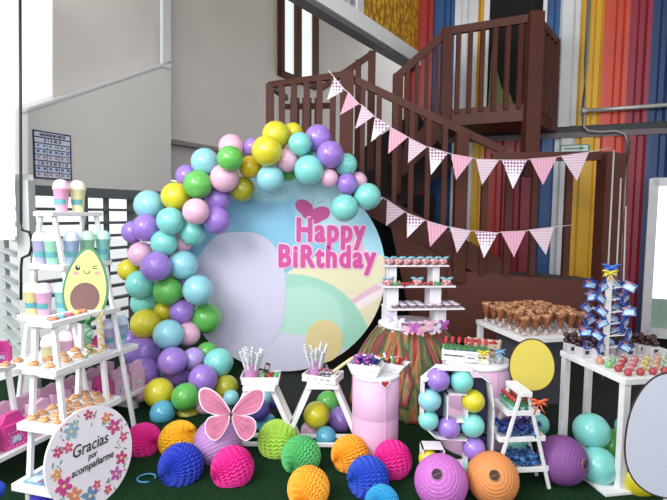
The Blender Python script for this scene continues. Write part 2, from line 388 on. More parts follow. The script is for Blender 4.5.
# right platform
g0 = P(492, 155, 5.5); g1 = P(616, 157, 5.3); g0.z = g1.z = 2.28
rail(g0, g1, .09); rail(t2, g0)
post((g1.x-.05, g1.y), .2, 2.30, .2); 
for px in (484, 508, 534, 568):
    q = P(px, 200, 5.5-(px-484)/130*.2); b = MB(); b.box((q.x, q.y, 1.62), (.065, .065, 1.26)); part(b, 'baluster')
b = MB(); l0 = P(447, 270, 5.58); r0 = P(619, 285, 5.3)
b.slab([(l0.x, l0.y-.03, 1.03), (r0.x, r0.y-.03, .93), (r0.x, r0.y-.03, .22), (l0.x, l0.y-.03, .22)], (0, .06, 0)); part(b, 'skirt_panel', M['brown2'])
b = MB(); b.slab([(l0.x, l0.y, .93), (r0.x, r0.y, .86), (r0.x-.1, r0.y+.75, .86), (l0.x, l0.y+.9, .93)], (0, 0, .06)); part(b, 'landing', mat('platform_grey', '4a4548', .7, noise=.2))
post((r0.x-.12, r0.y-.05), 1.0, 2.28, .07)
# triangular plate under lower flight
b = MB(); pA = t1-Vector((0, 0, 1.2)); b.slab([(pA.x-.75, 5.6, 1.5), (pA.x, 5.58, 1.15), (pA.x, 5.58, .22), (pA.x-.45, 5.6, .22)], (0, .05, 0)); part(b, 'side_plate', M['brown2'])
# upper flight
u0 = P(322, 88, 6.5); u1 = P(372, 54, 6.5); rail(u0, u1); post((u1.x, u1.y), 2.2, u1.z+.03, .09); balus(u0, u1, 3, 1.15)
q = P(358, 60, 6.45); post((q.x, q.y), 2.1, q.z, .06)
v0 = P(398, 76, 6.35); v1 = P(447, 37, 6.3); v1.z = 3.88
rail(v0, v1, .09); post((v0.x, v0.y), 1.9, v0.z+.02, .12); post((v1.x, v1.y), 2.7, 3.92, .12); balus(v0, v1, 4, 1.0)
b = MB(); b.bar(v0-Vector((0, 0, 1.15)), v1-Vector((0, 0, 1.05)), .06, .25); part(b, 'stringer')
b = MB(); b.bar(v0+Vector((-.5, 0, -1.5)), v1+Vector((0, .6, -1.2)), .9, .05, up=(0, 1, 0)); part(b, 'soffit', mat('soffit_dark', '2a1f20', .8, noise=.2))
# balcony
w0 = P(535, 22, 5.84); w0.z = 3.88; w1 = P(556, 44, 6.6); w1.z = 3.88
rail(v1, w0, .09); rail(w0, w1, .09)
post((w0.x, w0.y), 2.1, 3.93, .16); post((w1.x, w1.y), 2.75, 3.9, .08)
balus(v1, w0, 6, 1.0, .05); balus(w0, w1, 4, 1.0, .05)
b = MB(); b.slab([(v1.x, v1.y, 2.74), (w0.x, w0.y, 2.74), (w1.x, w1.y, 2.74), (v1.x+.1, v1.y+.7, 2.74)], (0, 0, .2)); part(b, 'balcony_floor')
# near-black sheets standing in for the shade under the stair
b = MB(); b.slab([(-.6, 7.0, 0), (1.3, 6.45, 0), (1.3, 6.45, 1.9), (-.6, 7.0, 1.9)], (0, .05, 0)); struct(b.build('wall_shade_back', M['dark']))
b = MB(); b.slab([(1.3, 6.5, .0), (3.3, 5.9, .0), (3.3, 5.9, .9), (1.3, 6.5, .9)], (0, .05, 0)); struct(b.build('wall_shade_right', M['dark']))

# ================================================================== BACKDROP
BD = 5.0; bc = P(284, 272, BD); bs = BD/F
bpx = 102*bs
e = empty('round_backdrop', bc, 0, 'large round birthday backdrop printed with a pastel landscape, behind the balloon arch', 'backdrop')
def fx(px): return (px-284)*bs
def fz(py): return (272-py)*bs
def backdrop_mat():
    m = bpy.data.materials.new('landscape_print'); m.use_nodes = True; nt = m.node_tree; N = nt.nodes; L = nt.links
    bs_ = N['Principled BSDF']; bs_.inputs['Roughness'].default_value = .5
    tc = N.new('ShaderNodeTexCoord'); sp = N.new('ShaderNodeSeparateXYZ'); L.new(tc.outputs['Object'], sp.inputs[0])
    def mth(op, a, c):
        n = N.new('ShaderNodeMath'); n.operation = op
        for i, v in enumerate((a, c)):
            if isinstance(v, (int, float)): n.inputs[i].default_value = v
            else: L.new(v, n.inputs[i])
        return n.outputs[0]
    nz = N.new('ShaderNodeTexNoise'); nz.inputs['Scale'].default_value = 2.2; L.new(tc.outputs['Object'], nz.inputs['Vector'])
    rp = N.new('ShaderNodeValToRGB'); rp.color_ramp.elements[0].color = lin('8fc8e2'); rp.color_ramp.elements[1].color = lin('a8dcec'); rp.color_ramp.elements[0].position = .4; rp.color_ramp.elements[1].position = .6
    L.new(nz.outputs['Fac'], rp.inputs[0]); cur = rp.outputs[0]
    def blob(cx, cy, rx, ry, col, soft=.02, rot=0):
        nonlocal cur
        x = mth('SUBTRACT', sp.outputs[0], fx(cx)); z = mth('SUBTRACT', sp.outputs[2], fz(cy))
        if rot:
            c_, s_ = math.cos(rot), math.sin(rot)
            x, z = mth('ADD', mth('MULTIPLY', x, c_), mth('MULTIPLY', z, s_)), mth('SUBTRACT', mth('MULTIPLY', z, c_), mth('MULTIPLY', x, s_))
        d = mth('ADD', mth('POWER', mth('ABSOLUTE', mth('DIVIDE', x, rx*bs), 0), 2.0), mth('POWER', mth('ABSOLUTE', mth('DIVIDE', z, ry*bs), 0), 2.0))
        mr = N.new('ShaderNodeMapRange'); mr.inputs['From Min'].default_value = 1+soft; mr.inputs['From Max'].default_value = 1-soft; L.new(d, mr.inputs[0])
        mx = N.new('ShaderNodeMix'); mx.data_type = 'RGBA'; L.new(mr.outputs[0], mx.inputs[0]); L.new(cur, mx.inputs[6]); mx.inputs[7].default_value = lin(col); cur = mx.outputs[2]
    blob(240, 225, 75, 26, '7db8d8', .15, .25); blob(298, 262, 60, 34, '82bddc', .06, -.55); blob(330, 205, 34, 24, 'b4dfeb', .4); blob(270, 190, 30, 12, 'a2d6e8', .3)
    blob(352, 322, 88, 72, 'e2dcba', .03)
    blob(345, 247, 8, 11, '9ac6e0', .2); blob(356, 249, 9, 10, 'e6b7c6', .2)
    blob(372, 292, 34, 5, 'dfb9cc', .3, .55); blob(365, 302, 36, 4, 'f0e4e4', .3, .55)
    blob(292, 356, 82, 82, '9ed2bd', .02); blob(305, 320, 40, 34, 'b0dccb', .15)
    blob(270, 408, 120, 74, 'cdcfe2', .03)
    L.new(cur, bs_.inputs['Base Color']); return m
rimm = mat('backdrop_rim', '8fb6a8', .5, noise=.1)
b = MB(); b.prism(ell(0, 0, bpx, bpx, 72), 0, .03); b.build('print_panel', [backdrop_mat()], e)
b = MB(); b.mi = 0
b.prism([(fx(240)+math.copysign(abs(math.cos(t))**.8, math.cos(t))*46*bs, fz(294)+math.copysign(abs(math.sin(t))**.8, math.sin(t))*62*bs) for t in [2*PI*k/48 for k in range(48)]], -.004, 0)
b.build('white_shape', mat('print_lilac_white', 'cdcbe2', .5, noise=.02), e)
b = MB(); b.prism(ell(fx(325), fz(342), 19*bs, 22*bs), -.004, 0); b.build('cream_shape', mat('print_cream', 'dccb94', .5, noise=.03), e)
pinkL = mat('letter_pink', 'cf4a9a', .45, noise=.03); pinkO = mat('letter_outline', 'f3cfe2', .45, noise=.02)
for body, cx, cy, sz, sx in (('Happy', 330, 230.5, 33, .71), ('BiRthday', 326.5, 256.8, 31, .75)):
    me = text(body, sz*bs, 0, 0, sx=sx, sp=1.17)
    for nm, rad, y0, m_ in (('lettering_outline', .024, -.004 if body == 'Happy' else -.0065, pinkO), ('lettering', .0115, -.0115, pinkL)):
        b = MB()
        for k in range(17):
            rr = rad if k < 16 else 0
            m2 = me.copy(); m2.transform(Matrix.Translation((rr*math.cos(2*PI*k/16), -.0001*k, rr*math.sin(2*PI*k/16)))); b.bm.from_mesh(m2)
        b.bm.faces.ensure_lookup_table()
        me2 = bpy.data.meshes.new(nm); b.bm.to_mesh(me2); b.bm.free(); me2.materials.clear(); me2.materials.append(m_)
        o = bpy.data.objects.new(nm, me2); COL.objects.link(o); o.parent = e; o.location = (fx(cx), y0, fz(cy))
b = MB()
for (cx, cy, rx, ry, ro) in ((304, 207, 10, 7, -.6), (320, 213, 10, 7, .3), (306, 214, 6, 4, -.7), (316, 219, 6, 4, .3)): b.prism(ell(fx(cx), fz(cy), rx*bs, ry*bs, 24, ro), -.003-.0007*((cx+cy) % 5), 0)
b.tube([(fx(311), -.003, fz(206)), (fx(313), -.003, fz(200)), (fx(312), -.003, fz(197))], .002); b.tube([(fx(314), -.003, fz(207)), (fx(318), -.003, fz(202)), (fx(322), -.003, fz(201))], .002)
b.build('printed_butterfly', mat('print_magenta', 'c2458f', .5, noise=.05), e)

# ================================================================== BALLOONS
bal_c = dict(purple='9a78cc', turquoise='7fd0c8', cyan='8fcbd6', yellow='d3c82e', pink='e2b3cc', green='62b754', olive='a9a930', gold='cfb21a', blue='5cabc9', indigo='5a4fa6', lilac='b19ad8', orange='e0912a')
bal_name = dict(cyan='pale blue', olive='olive yellow', gold='golden yellow', indigo='deep purple')
bal_proto = {}
def balloon_mesh():
    b = MB(); prof = []
    for k in range(0, 19):
        t = PI*k/18; z = -math.cos(t); r = math.sin(t)
        if z < 0: z *= 1.13; r *= (1-.06*(-z)**2)
        prof.append((max(r, .001), z))
    b.lathe(prof, seg=32); b.lathe([(.03, -1.15), (.05, -1.17), (.03, -1.12), (.02, -1.08)], seg=10)
    return b
def balloon(kind):
    if kind not in bal_proto:
        o = balloon_mesh().build('balloon', mat('latex_'+kind, bal_c[kind], .28, noise=.04, nscale=1.5, sss=.25, coat=.35)); bal_proto[kind] = o.data
        bpy.data.objects.remove(o)
    o = bpy.data.objects.new('balloon', bal_proto[kind]); COL.objects.link(o); return o
arch = """purple 133 232 11 1|cyan 149 205 14.5 0|purple 146 228 13.5 0|yellow 175.5 196.5 14 0|turquoise 170.5 221 13.5 -1|green 198 184.5 14 -1|purple 187 176 11 1|cyan 205 162 13.5 0|green 230 158.5 12.5 -1|pink 231.5 147 12.5 1|purple 253 147 9 1|pink 224.5 178 14 -1|gold 250 167 11 0|olive 242 189 12.5 0|pink 196 211.5 13 -2|purple 218 199.5 12.5 0|purple 216.5 220.5 14 0|yellow 267 151 15 -1|yellow 276 135 13.5 0|yellow 293 133 10 1|turquoise 300 144 11.5 0|purple 318 138 13 0|purple 330 154.5 13.2 -1|pink 287 160.5 11.5 -1|turquoise 309 170 14.5 -1|turquoise 314 156 11 1|green 288 171 10 1|cyan 270.5 179 13.5 -1|pink 329 178 9 -1|turquoise 346 164.5 11 0|purple 347 184 10.5 0|pink 358 181 9 1|turquoise 367.5 196.5 13.2 0|turquoise 344.5 208 13.5 -1|turquoise 192.5 232 13 0|turquoise 164 243 13 -1|turquoise 164 228 10 1|pink 141 254.5 12.5 0|purple 156 266.5 15 -1|yellow 129 270 11 1|turquoise 140 284.5 14 0|cyan 183 265 14.5 0|pink 181 243 10 1|green 168 291 14.5 0|cyan 198 290 15 -1|purple 185 281 9 1|turquoise 144 303 13 1|yellow 146 324 15 0|yellow 165 311 11 1|purple 181.5 312 12 0|green 206 318 15 0|cyan 168.5 334.5 15 -1|pink 188 334 12 0|purple 132 341 11 1|purple 143 354 17 0|purple 172.5 361.5 14.5 -1|purple 143 374 16 0|purple 177 375 12.5 1|lilac 193.5 359 11.5 0|turquoise 218.5 362.5 14.5 -1|green 207 352 10 1|purple 203 379 14.5 -1|yellow 159 393 15 -1|green 185.5 397 14 -1|blue 162.5 413 12.5 0|olive 188 416 12 1|olive 226 387 12 0|pink 205 404 10.5 0|pink 141 393 9 1|cyan 162 374 8 2|cyan 231 398 8 1"""
items = []
for s in arch.split('|'):
    k, x, y, r, l = s.split(); items.append([k, float(x), float(y), float(r), float(l)])
N_ = len(items); dep = []
for it in items:
    base = 4.62 if it[2] < 330 else 4.62-(it[2]-330)/90*.75
    dep.append(base+it[4]*.09)
pos = [P(it[1], it[2], d) for it, d in zip(items, dep)]
for _ in range(60):
    for i in range(N_):
        for j in range(i+1, N_):
            ri = items[i][3]*dep[i]/F; rj = items[j][3]*dep[j]/F; dd = (pos[i]-pos[j]).length; g = (ri+rj)*.93-dd
            if g > 0:
                s = 1 if (dep[i]-dep[j]) > 0 or (dep[i] == dep[j] and i > j) else -1
                dep[i] += s*g*.18; dep[j] -= s*g*.18; dep[i] = min(4.86, max(3.5, dep[i])); dep[j] = min(4.86, max(3.5, dep[j]))
                pos[i] = P(items[i][1], items[i][2], dep[i]); pos[j] = P(items[j][1], items[j][2], dep[j])
def bn(k): return bal_name.get(k, k)
def balloon_set(items, pos, dep, where, group, knot):
    idx = {}
    order = sorted(range(len(items)), key=lambda i: items[i][2])
    for i in order: idx.setdefault(items[i][0], []).append(i)
    for i, it in enumerate(items):
        o = balloon(it[0]); o.location = pos[i]; r = it[3]*dep[i]/F*1.02
        o.scale = (r, r, r*random.uniform(.99, 1.05))
        d = (Vector(knot(pos[i]))-pos[i]).normalized(); o.rotation_mode = 'XYZ'
        o.rotation_euler = (-d).to_track_quat('Z', 'Y').to_euler()
        same = idx[it[0]]; n = same.index(i)
        def near(cond):
            c = [j for j in range(len(items)) if j != i and cond(items[j]) and math.hypot(items[j][1]-it[1], items[j][2]-it[2]) < it[3]+items[j][3]+8]
            return min(c, key=lambda j: math.hypot(items[j][1]-it[1], items[j][2]-it[2])) if c else None
        ab = near(lambda q: q[2] < it[2]-5); be = near(lambda q: q[2] > it[2]+5)
        if len(same) == 1: w = 'only %s balloon' % bn(it[0])
        else: w = ('highest' if n == 0 else 'lowest' if n == len(same)-1 else ORD[n]+' highest')+' %s balloon' % bn(it[0])
        lab = w+' '+where
        if ab is not None and be is not None: lab += ', between %s above and %s below' % (bn(items[ab][0]), bn(items[be][0]))
        elif be is not None: lab += ', above a %s one' % bn(items[be][0])
        elif ab is not None: lab += ', below a %s one' % bn(items[ab][0])
        ws = lab.split()
        if len(ws) > 16: lab = w+' '+where
        tag(o, lab, 'balloon', group)
balloon_set(items, pos, dep, 'of the arch', 'latex balloons of the arch beside the round backdrop', lambda p: (p.x+.02, 5.2, p.z-.1))
def cluster(txt, where, group, base):
    its = []
    for s in txt.split('|'):
        k, x, y, r, l = s.split(); its.append([k, float(x), float(y), float(r), float(l)])
    dp = [base+i[4]*.1 for i in its]; ps = []
    for i, d in zip(its, dp):
        p = P(i[1], i[2], d); ps.append(p)
        rr = i[3]*d/F
        if p.z < rr: 
            dn = CH*F/(i[2]-213+i[3]); ps[-1] = P(i[1], i[2], dn); dp[len(ps)-1] = dn
    n = len(its)
    for _ in range(40):
        for i in range(n):
            for j in range(i+1, n):
                g = (its[i][3]*dp[i]/F+its[j][3]*dp[j]/F)*.95-(ps[i]-ps[j]).length
                if g > 0:
                    s = 1 if its[i][4] > its[j][4] else -1
                    dp[i] += s*g*.2; dp[j] -= s*g*.2; ps[i] = P(its[i][1], its[i][2], dp[i]); ps[j] = P(its[j][1], its[j][2], dp[j])
    balloon_set(its, ps, dp, where, group, lambda p: (p.x, p.y+.3, p.z))
cluster('cyan 263.5 397 9 1|indigo 259 410 11 0|blue 266 424 11 1|indigo 272 400 9 2', 'under the left white stool', 'balloons under the left white stool', 3.75)
cluster('green 328 403 12 1|yellow 316.5 415 13.3 -1|purple 341 419.5 13 0|pink 310.5 431 10 1|blue 326 437.5 11 -1', 'under the right white stool', 'balloons under the right white stool', 3.75)
cluster('turquoise 591.5 431 17.5 0|green 612 446 17 1|turquoise 598 466 18.5 -.5|turquoise 628 428 12 2|yellow 636 478 19 1', 'under the front right table', 'balloons under the front right table', 3.15)
cluster('purple 524 420 12 0|turquoise 538 424 11 1|turquoise 515 446 13 1', 'behind the little white ladder shelf', 'balloons behind the little ladder shelf', 3.45)

# ================================================================== PAPER BALLS
def honey_mesh(nf=32, cell=22):
    b = MB(); R, C = 64, nf*2; vs = []
    for i in range(R+1):
        t = PI*i/R; ring = []
        for k in range(C):
            ph = (k + .42*math.sin(i*PI*cell/R*1.0))/C*2*PI
            r = 1.0 if k % 2 == 0 else .91
            if i in (0, R): r = .94
            st_ = max(math.sin(t), .02)
            ring.append(b.bm.verts.new((r*st_*math.cos(ph), r*st_*math.sin(ph), r*math.cos(t))))
        vs.append(ring)
    for i in range(R):
        for k in range(C): b.bm.faces.new((vs[i][k], vs[i+1][k], vs[i+1][(k+1) % C], vs[i][(k+1) % C]))
    b.bm.faces.new(vs[0]); b.bm.faces.new(vs[-1][::-1]); return b
def lantern_mesh():
    b = MB(); prof = []; n = 72
    for k in range(n+1):
        t = .2+(PI-.4)*k/n; r = 1.0+(.014 if k % 4 == 0 else -.008)
        prof.append((r*math.sin(t), -r*math.cos(t)))
    b.lathe(prof, seg=48)
    # open mouth, its inside shade put into the colour, and wire rim at top
    top = prof[-1]
    b.bm.faces.ensure_lookup_table()
    for f in [f for f in b.bm.faces if len(f.verts) > 6]: b.bm.faces.remove(f)
    b.mi = 1; b.lathe([(top[0]*.97, top[1]), (top[0]*.96, top[1]-.12), (.05, top[1]-.18)], seg=32)
    b.mi = 2; b.tube([(top[0]*math.cos(a), top[0]*math.sin(a), top[1]+.005) for a in [2*PI*k/24 for k in range(25)]], .012, 6)
    b.tube([(-top[0], 0, top[1]), (top[0], 0, top[1])], .01, 5)
    return b
wire = mat('wire_grey', 'a09080', .4, noise=.1, metal=.5)
HM = {}
def paper_ball(px, py, r, kind, col, cname, tilt, label, d=None):
    dn = CH*F/(py-213+.012*(px-333)+r) if d is None else d
    p = P(px, py, dn); rw = r*dn/F*.985
    if kind == 'honey':
        if 'h' not in HM: HM['h'] = honey_mesh()
        b = honey_mesh(); m = [mat('tissue_'+cname, col, .7, noise=.08, nscale=3, sss=.1)]; nm = 'honeycomb_ball'; g = 'tissue honeycomb balls scattered on the turf'
    else:
        b = lantern_mesh(); m = [mat('lantern_'+cname, col, .7, noise=.1, nscale=9), mat('lantern_shaded_inside_'+cname, [x*.35 for x in [int(col[i:i+2], 16)/255 for i in (0, 2, 4)]], .9, noise=.1), wire]; nm = 'paper_lantern'; g = 'round paper lanterns on the turf'
    if cname == 'glitter':
        nt = m[0].node_tree; v = nt.nodes.new('ShaderNodeTexVoronoi'); v.inputs['Scale'].default_value = 14; tc = nt.nodes.new('ShaderNodeTexCoord'); nt.links.new(tc.outputs['Object'], v.inputs['Vector'])
        rp = nt.nodes.new('ShaderNodeValToRGB'); rp.color_ramp.elements[0].color = lin('f3e6f6'); rp.color_ramp.elements[1].color = lin(col); rp.color_ramp.elements[0].position = .10; rp.color_ramp.elements[1].position = .2
        nt.links.new(v.outputs['Distance'], rp.inputs[0]); nt.links.new(rp.outputs[0], nt.nodes['Principled BSDF'].inputs['Base Color'])
    o = b.build(nm, m); o.location = p; o.scale = (rw, rw, rw); o.rotation_euler = tilt; tag(o, label, 'paper ball' if kind == 'honey' else 'lantern', g)
    return o
hb = [
 (143, 442, 19.5, 'honey', 'd61a86', 'magenta', (1.4, 0, 1.2), 'magenta honeycomb paper ball right behind the round floral sign'),
 (179, 441, 21, 'honey', 'efb41c', 'yellow', (.9, 0, 1.4), 'yellow honeycomb paper ball behind the royal blue ball at left'),
 (181, 466, 23.5, 'honey', '2038b4', 'royal', (1.5, 0, -.5), 'royal blue honeycomb paper ball in front of the yellow one at left'),
 (218, 442.5, 25, 'lantern', 'b183bd', 'lilac', (-.5, -.5, 0), 'lilac paper lantern below the pink butterfly cutout'),
 (232.5, 468, 22.5, 'honey', 'dd1f95', 'magenta', (1.85, 0, -1.0), 'bright magenta honeycomb paper ball in front of the lilac lantern'),
 (277.5, 440, 21, 'honey', 'a6cf4c', 'lime', (.15, 1.5, 0), 'lime green honeycomb paper ball before the left stool'),
 (301, 456, 21, 'honey', '4fae63', 'green', (1.95, 0, -.5), 'mid green honeycomb paper ball between the lime and golden balls'),
 (308.5, 488, 22.5, 'honey', 'f0a329', 'amber', (2.0, 0, -.4), 'golden orange honeycomb paper ball at the front edge below the green one'),
 (350, 454.5, 20, 'honey', 'ef9f22', 'orange', (1.7, 0, -1.0), 'orange honeycomb paper ball at the foot of the pink cylinder'),
 (368, 478, 22.5, 'honey', '1f45b8', 'blue', (1.5, 0, -1.2), 'blue honeycomb paper ball in front of the orange and magenta balls'),
 (392.5, 460, 20.5, 'honey', 'c3279b', 'magenta', (1.7, 0, -1.4), 'magenta honeycomb paper ball between pink cylinder and the number nine'),
 (382, 503, 18.5, 'honey', '2f9fd0', 'cyan', (1.2, 0, -.8), 'light blue honeycomb paper ball cut by the bottom edge'),
 (441, 481.5, 27.5, 'lantern', 'bb66b8', 'glitter', (.75, -.45, 0), 'orchid paper lantern speckled with white before the number nine'),
 (492.5, 478, 26.5, 'lantern', 'd98a50', 'orange', (.95, -.35, 0), 'orange paper lantern before the little ladder shelf'),
 (562, 460, 25, 'lantern', '7f4a8c', 'purple', (.9, 1.2, 0), 'dark purple paper lantern left of the front right table leg'),
 (50, 502, 20, 'honey', '4338b8', 'violet', (.1, .2, 0), 'violet blue honeycomb paper ball at bottom left beneath the round sign'),
 (-4, 490, 9, 'honey', '2450a8', 'blue', (.2, .2, 0), 'small blue paper ball cut by the lower left edge'),
 (57, 437, 10.5, 'honey', '5cc9b8', 'aqua', (.2, .1, 0), 'aqua honeycomb paper ball behind the round floral sign under the cookie shelf'),
]
for a in hb: paper_ball(*a, d=(2.62 if a[0] == -4 else None)) if True else None

# ================================================================== FURNITURE MAKERS
def aframe(name, loc, rz, L, H, dt, db, shelves, label, cat='shelf', leg=.03, bars=(), topbar=True, rim=.0, tb=.05):
    """x = long axis, y = depth; lambda frames at both ends"""
    e = empty(name, loc, rz, label, cat)
    for sx in (-1, 1):
        for sy in (-1, 1):
            b = MB(); b.bar((sx*(L/2-leg), sy*dt/2, H-.01), (sx*(L/2-leg), sy*db/2, 0.003), leg, leg*.8, up=(1, 0, 0)); b.build('leg', M['white'], e, .002)
    if topbar: b = MB(); b.box((0, 0, H), (L+.02, dt+tb, .03)); b.build('top_board', M['white'], e, .003)
    for (z, x0, x1, ex) in shelves:
        dd = dt+(db-dt)*(1-z/H)+ex; b = MB(); b.box(((x0+x1)/2, 0, z), (x1-x0, dd, .016))
        if rim:
            for s in (-1, 1): b.box(((x0+x1)/2, s*dd/2, z+rim/2-.008), (x1-x0, .012, rim)); b.box((x0 if s < 0 else x1, 0, z+rim/2-.008), (.012, dd, rim))
        else: 
            for s in (-1, 1): b.box(((x0+x1)/2, s*dd/2, z-.008), (x1-x0, .014, .035)); b.box((x0 if s < 0 else x1, 0, z-.008), (.014, dd, .035))
        b.build('shelf', M['white'], e, .002)
    for z in bars:
        dd = dt+(db-dt)*(1-z/H)
        for sx in (-1, 1): b = MB(); b.box((sx*(L/2-leg), 0, z), (leg*.7, dd, leg*.7)); b.build('crossbar', M['white'], e)
    return e
hd = math.radians(90-15)
Bc = Vector((-1.53, 2.86, 0))
SB = aframe('ladder_shelf', Bc, hd, .40, 1.03, .12, .30, [(.78, -.22, .22, .05), (.47, -.24, .26, .05), (.13, -.26, .26, .05)], 'white wooden ladder shelf holding cookies, nearest at the left')
hA = math.radians(90-18)
Ac = Vector((-1.925, 3.65, 0))
SA = aframe('ladder_shelf', Ac, hA, .44, 1.62, .12, .75, [(1.26, -.22, .24, .04), (.90, -.26, .24, .04), (.58, -.42, .37, .02)], 'tall white wooden ladder shelf at left with pastel cups on top')
b = MB(); b.box((-.17, .05, .17), (1.4, .55, .03)); b.box((-.84, 0.05, .08), (.04, .4, .16)); b.box((.5, 0.05, .08), (.04, .4, .16)); b.build('base_shelf', M['white'], SA, .003)
Cc = SA.matrix_world @ Vector((0, 0, 0)); Cc = Matrix.Translation(SA.location) @ Matrix.Rotation(hA, 4, 'Z') @ Vector((-.72, .03, .186))
SCc = aframe('ladder_shelf', Cc, hd, .34, .475, .2, .34, [], 'white ladder shelf cut by the left edge of the photo')
def on(e, x, y, z, rz=None):
    m = Matrix.Translation(e.location) @ Matrix.Rotation(rz if rz is not None else e.rotation_euler.z, 4, 'Z'); return m @ Vector((x, y, z))

# pastel dessert cups
def make_cup(kind, c):
    e = empty('dessert_cup', (0, 0, 0))
    cm_ = mat('cup_'+kind, c, .35, noise=.05, sss=.15)
    b = MB(); b.lathe([(.001, 0), (.036, 0), (.038, .004), (.052, .155), (.055, .158), (.055, .165), (.001, .165)], seg=24); b.build('cup', cm_, e)
    b = MB(); b.lathe([(.056, .16), (.058, .168), (.054, .175), (.052, .195), (.043, .215), (.026, .228), (.001, .232)], seg=24); b.build('dome_lid', mat('lid_'+kind, [min(1, x*.65+.36) for x in [int(c[i:i+2], 16)/255 for i in (0, 2, 4)]], .2, noise=.05, coat=.4), e)
    b = MB(); n = 10
    for k in range(n):
        a0 = -PI*.85+PI*.7*k/n; a1 = -PI*.85+PI*.7*(k+1)/n; h0 = .075+.02*abs(math.sin(k*1.3)); h1 = .075+.02*abs(math.sin((k+1)*1.3))
        def rr(z): return .038+.0135*z/.155+.0012+.0008
        b.poly([(rr(.05)*math.cos(a0), rr(.05)*math.sin(a0), .05), (rr(.05)*math.cos(a1), rr(.05)*math.sin(a1), .05), (rr(h1)*math.cos(a1), rr(h1)*math.sin(a1), h1), (rr(h0)*math.cos(a0), rr(h0)*math.sin(a0), h0)])
    b.build('label', mat('cup_label', '5f9dbb', .5, noise=.4, nscale=60, c2='5aa58a'), e)
    return e
cupc = dict(pink='eaa6c8', cream='e9e2b0', lavender='b9b4dc', mint='a4dcc0', blue='a9bfe2', teal='8fcdc8', green='9ed8b4', yellow='ecdfa0', rose='e6b3d4')
cups = []
def put_cup(kind, p, label, first={}):
    if kind not in first:
        e = make_cup(kind, cupc[kind]); first[kind] = e; e.location = p; tag(e, label, 'cup', 'pastel dessert cups with dome lids')
    else: e = dup(first[kind], p, 0, label, 'cup', 'pastel dessert cups with dome lids')
    return e
put_cup('pink', on(SA, -.05, .02, 1.636), 'pink dome lidded cup on top of the tall ladder shelf')
put_cup('cream', on(SA, .07, -.01, 1.636), 'cream dome lidded cup on top of the tall ladder shelf')
def alongA(px, z, v): # place on shelf A by column
    return PF(px, 213+(CH-z)*F/3.5, z)
for x, y, k in ((-.17, .09, 'lavender'), (-.17, -.015, 'mint'), (-.08, -.09, 'blue'), (.07, -.085, 'green'), (.19, -.12, 'teal')):
    put_cup(k, on(SA, x, y, 1.268), k+' dome lidded cup in the row of five on the second shelf')
for x, y, k, s in ((-.2, .15, 'yellow', 'yellow'), (-.2, .045, 'rose', 'rose pink'), (-.12, -.04, 'teal', 'teal')):
    put_cup(k, on(SA, x, y, .908), s+' dome lidded cup left of the avocado on the third shelf')
for x, k, s in ((-.34, 'cream', 'cream'), (-.2, 'rose', 'rose'), (-.04, 'mint', 'mint'), (.2, 'lavender', 'lavender'), (.33, 'blue', 'pale blue')):
    put_cup(k, on(SA, x, -.15, .588), s+' dome lidded cup on the fourth shelf behind the cookie shelf')
for x, k, s in ((.0, 'cream', 'cream'), (.15, 'mint', 'mint')):
    put_cup(k, on(SA, x, 0, .908), s+' dome lidded cup on the third shelf behind the avocado')
put_cup('lavender', on(SCc, .05, -.05, .493), 'lavender dome lidded cup on the shelf cut by left edge')

# gift bags
bagp = mat('gift_bag_pink', 'e3b6d2', .5, noise=.12, nscale=14); bagm = mat('gift_bag_dots', 'd8439a', .5, noise=.1); lab1 = mat('bag_label', '7fa9cf', .5, noise=.4, nscale=40, c2='e6e0ef')
dotm = mat('dots_white', 'f2d6e6', .5, noise=.02)
def make_bag(dotted):
    K = 1.32
    e = empty('gift_bag', (0, 0, 0)); b = MB(); w, d, h = .075, .042, .215
    b.slab([(-w, -d, 0), (w, -d, 0), (w, d, 0), (-w, d, 0)], (0, 0, .15))
    b.prism([(-w, .15), (w, .15), (w*.55, h), (-w*.55, h)] if dotted else [(-w, .15), (w, .15), (w, h), (w*.5, h+.012), (-w*.2, h-.006), (-w, h+.006)], -d*.4, d*.4)
    if dotted:
        b.mi = 1
        for i in range(5):
            for j in range(5): b.box((-.045+.0225*i+(j % 2)*.01, -d-.001, .015+.022*j), (.006, .002, .006))
    b.build('bag_body', [bagm if dotted else bagp, dotm], e, .003)
    b = MB(); b.box((0, -d-.003, .055), (.06, .003, .04)); b.build('label', lab1, e)
    return e
bag1 = make_bag(False); bag2 = make_bag(True)
n1 = n2 = 0; nb = 0
for row, yy in ((0, -.15), (1, .03)):
    for i in range(12):
        x = -.82+i*.185+row*.06
        if x > .5: continue
        dt_ = row == 0 and i in (1, 5)
        p = on(SA, x, yy, .186); src = bag2 if dt_ else bag1
        lab = ('magenta dotted' if dt_ else 'pale pink')+' gift bag, '+ORD[i]+' from the left in the %s row of the base shelf' % ('front' if row == 0 else 'back')
        rz = hA-.05
        used = (n2 if dt_ else n1)
        if used == 0: src.location = p; src.rotation_euler = (0, 0, rz); tag(src, lab, 'gift bag', 'pink gift bags on the base shelf')
        else: dup(src, p, rz, lab, 'gift bag', 'pink gift bags on the base shelf')
        if dt_: n2 += 1
        else: n1 += 1
dup(bag2, on(SCc, .17, -.03, .493), .3, 'magenta dotted gift bag standing beside the lavender cup at left edge', 'gift bag', 'gift bag on the left shelf', sc=.62)
dup(bag2, on(SA, .08, -.16, .588), .3, 'small magenta dotted gift bag between cups on the fourth shelf', 'gift bag', 'gift bags on the fourth shelf', sc=.6)

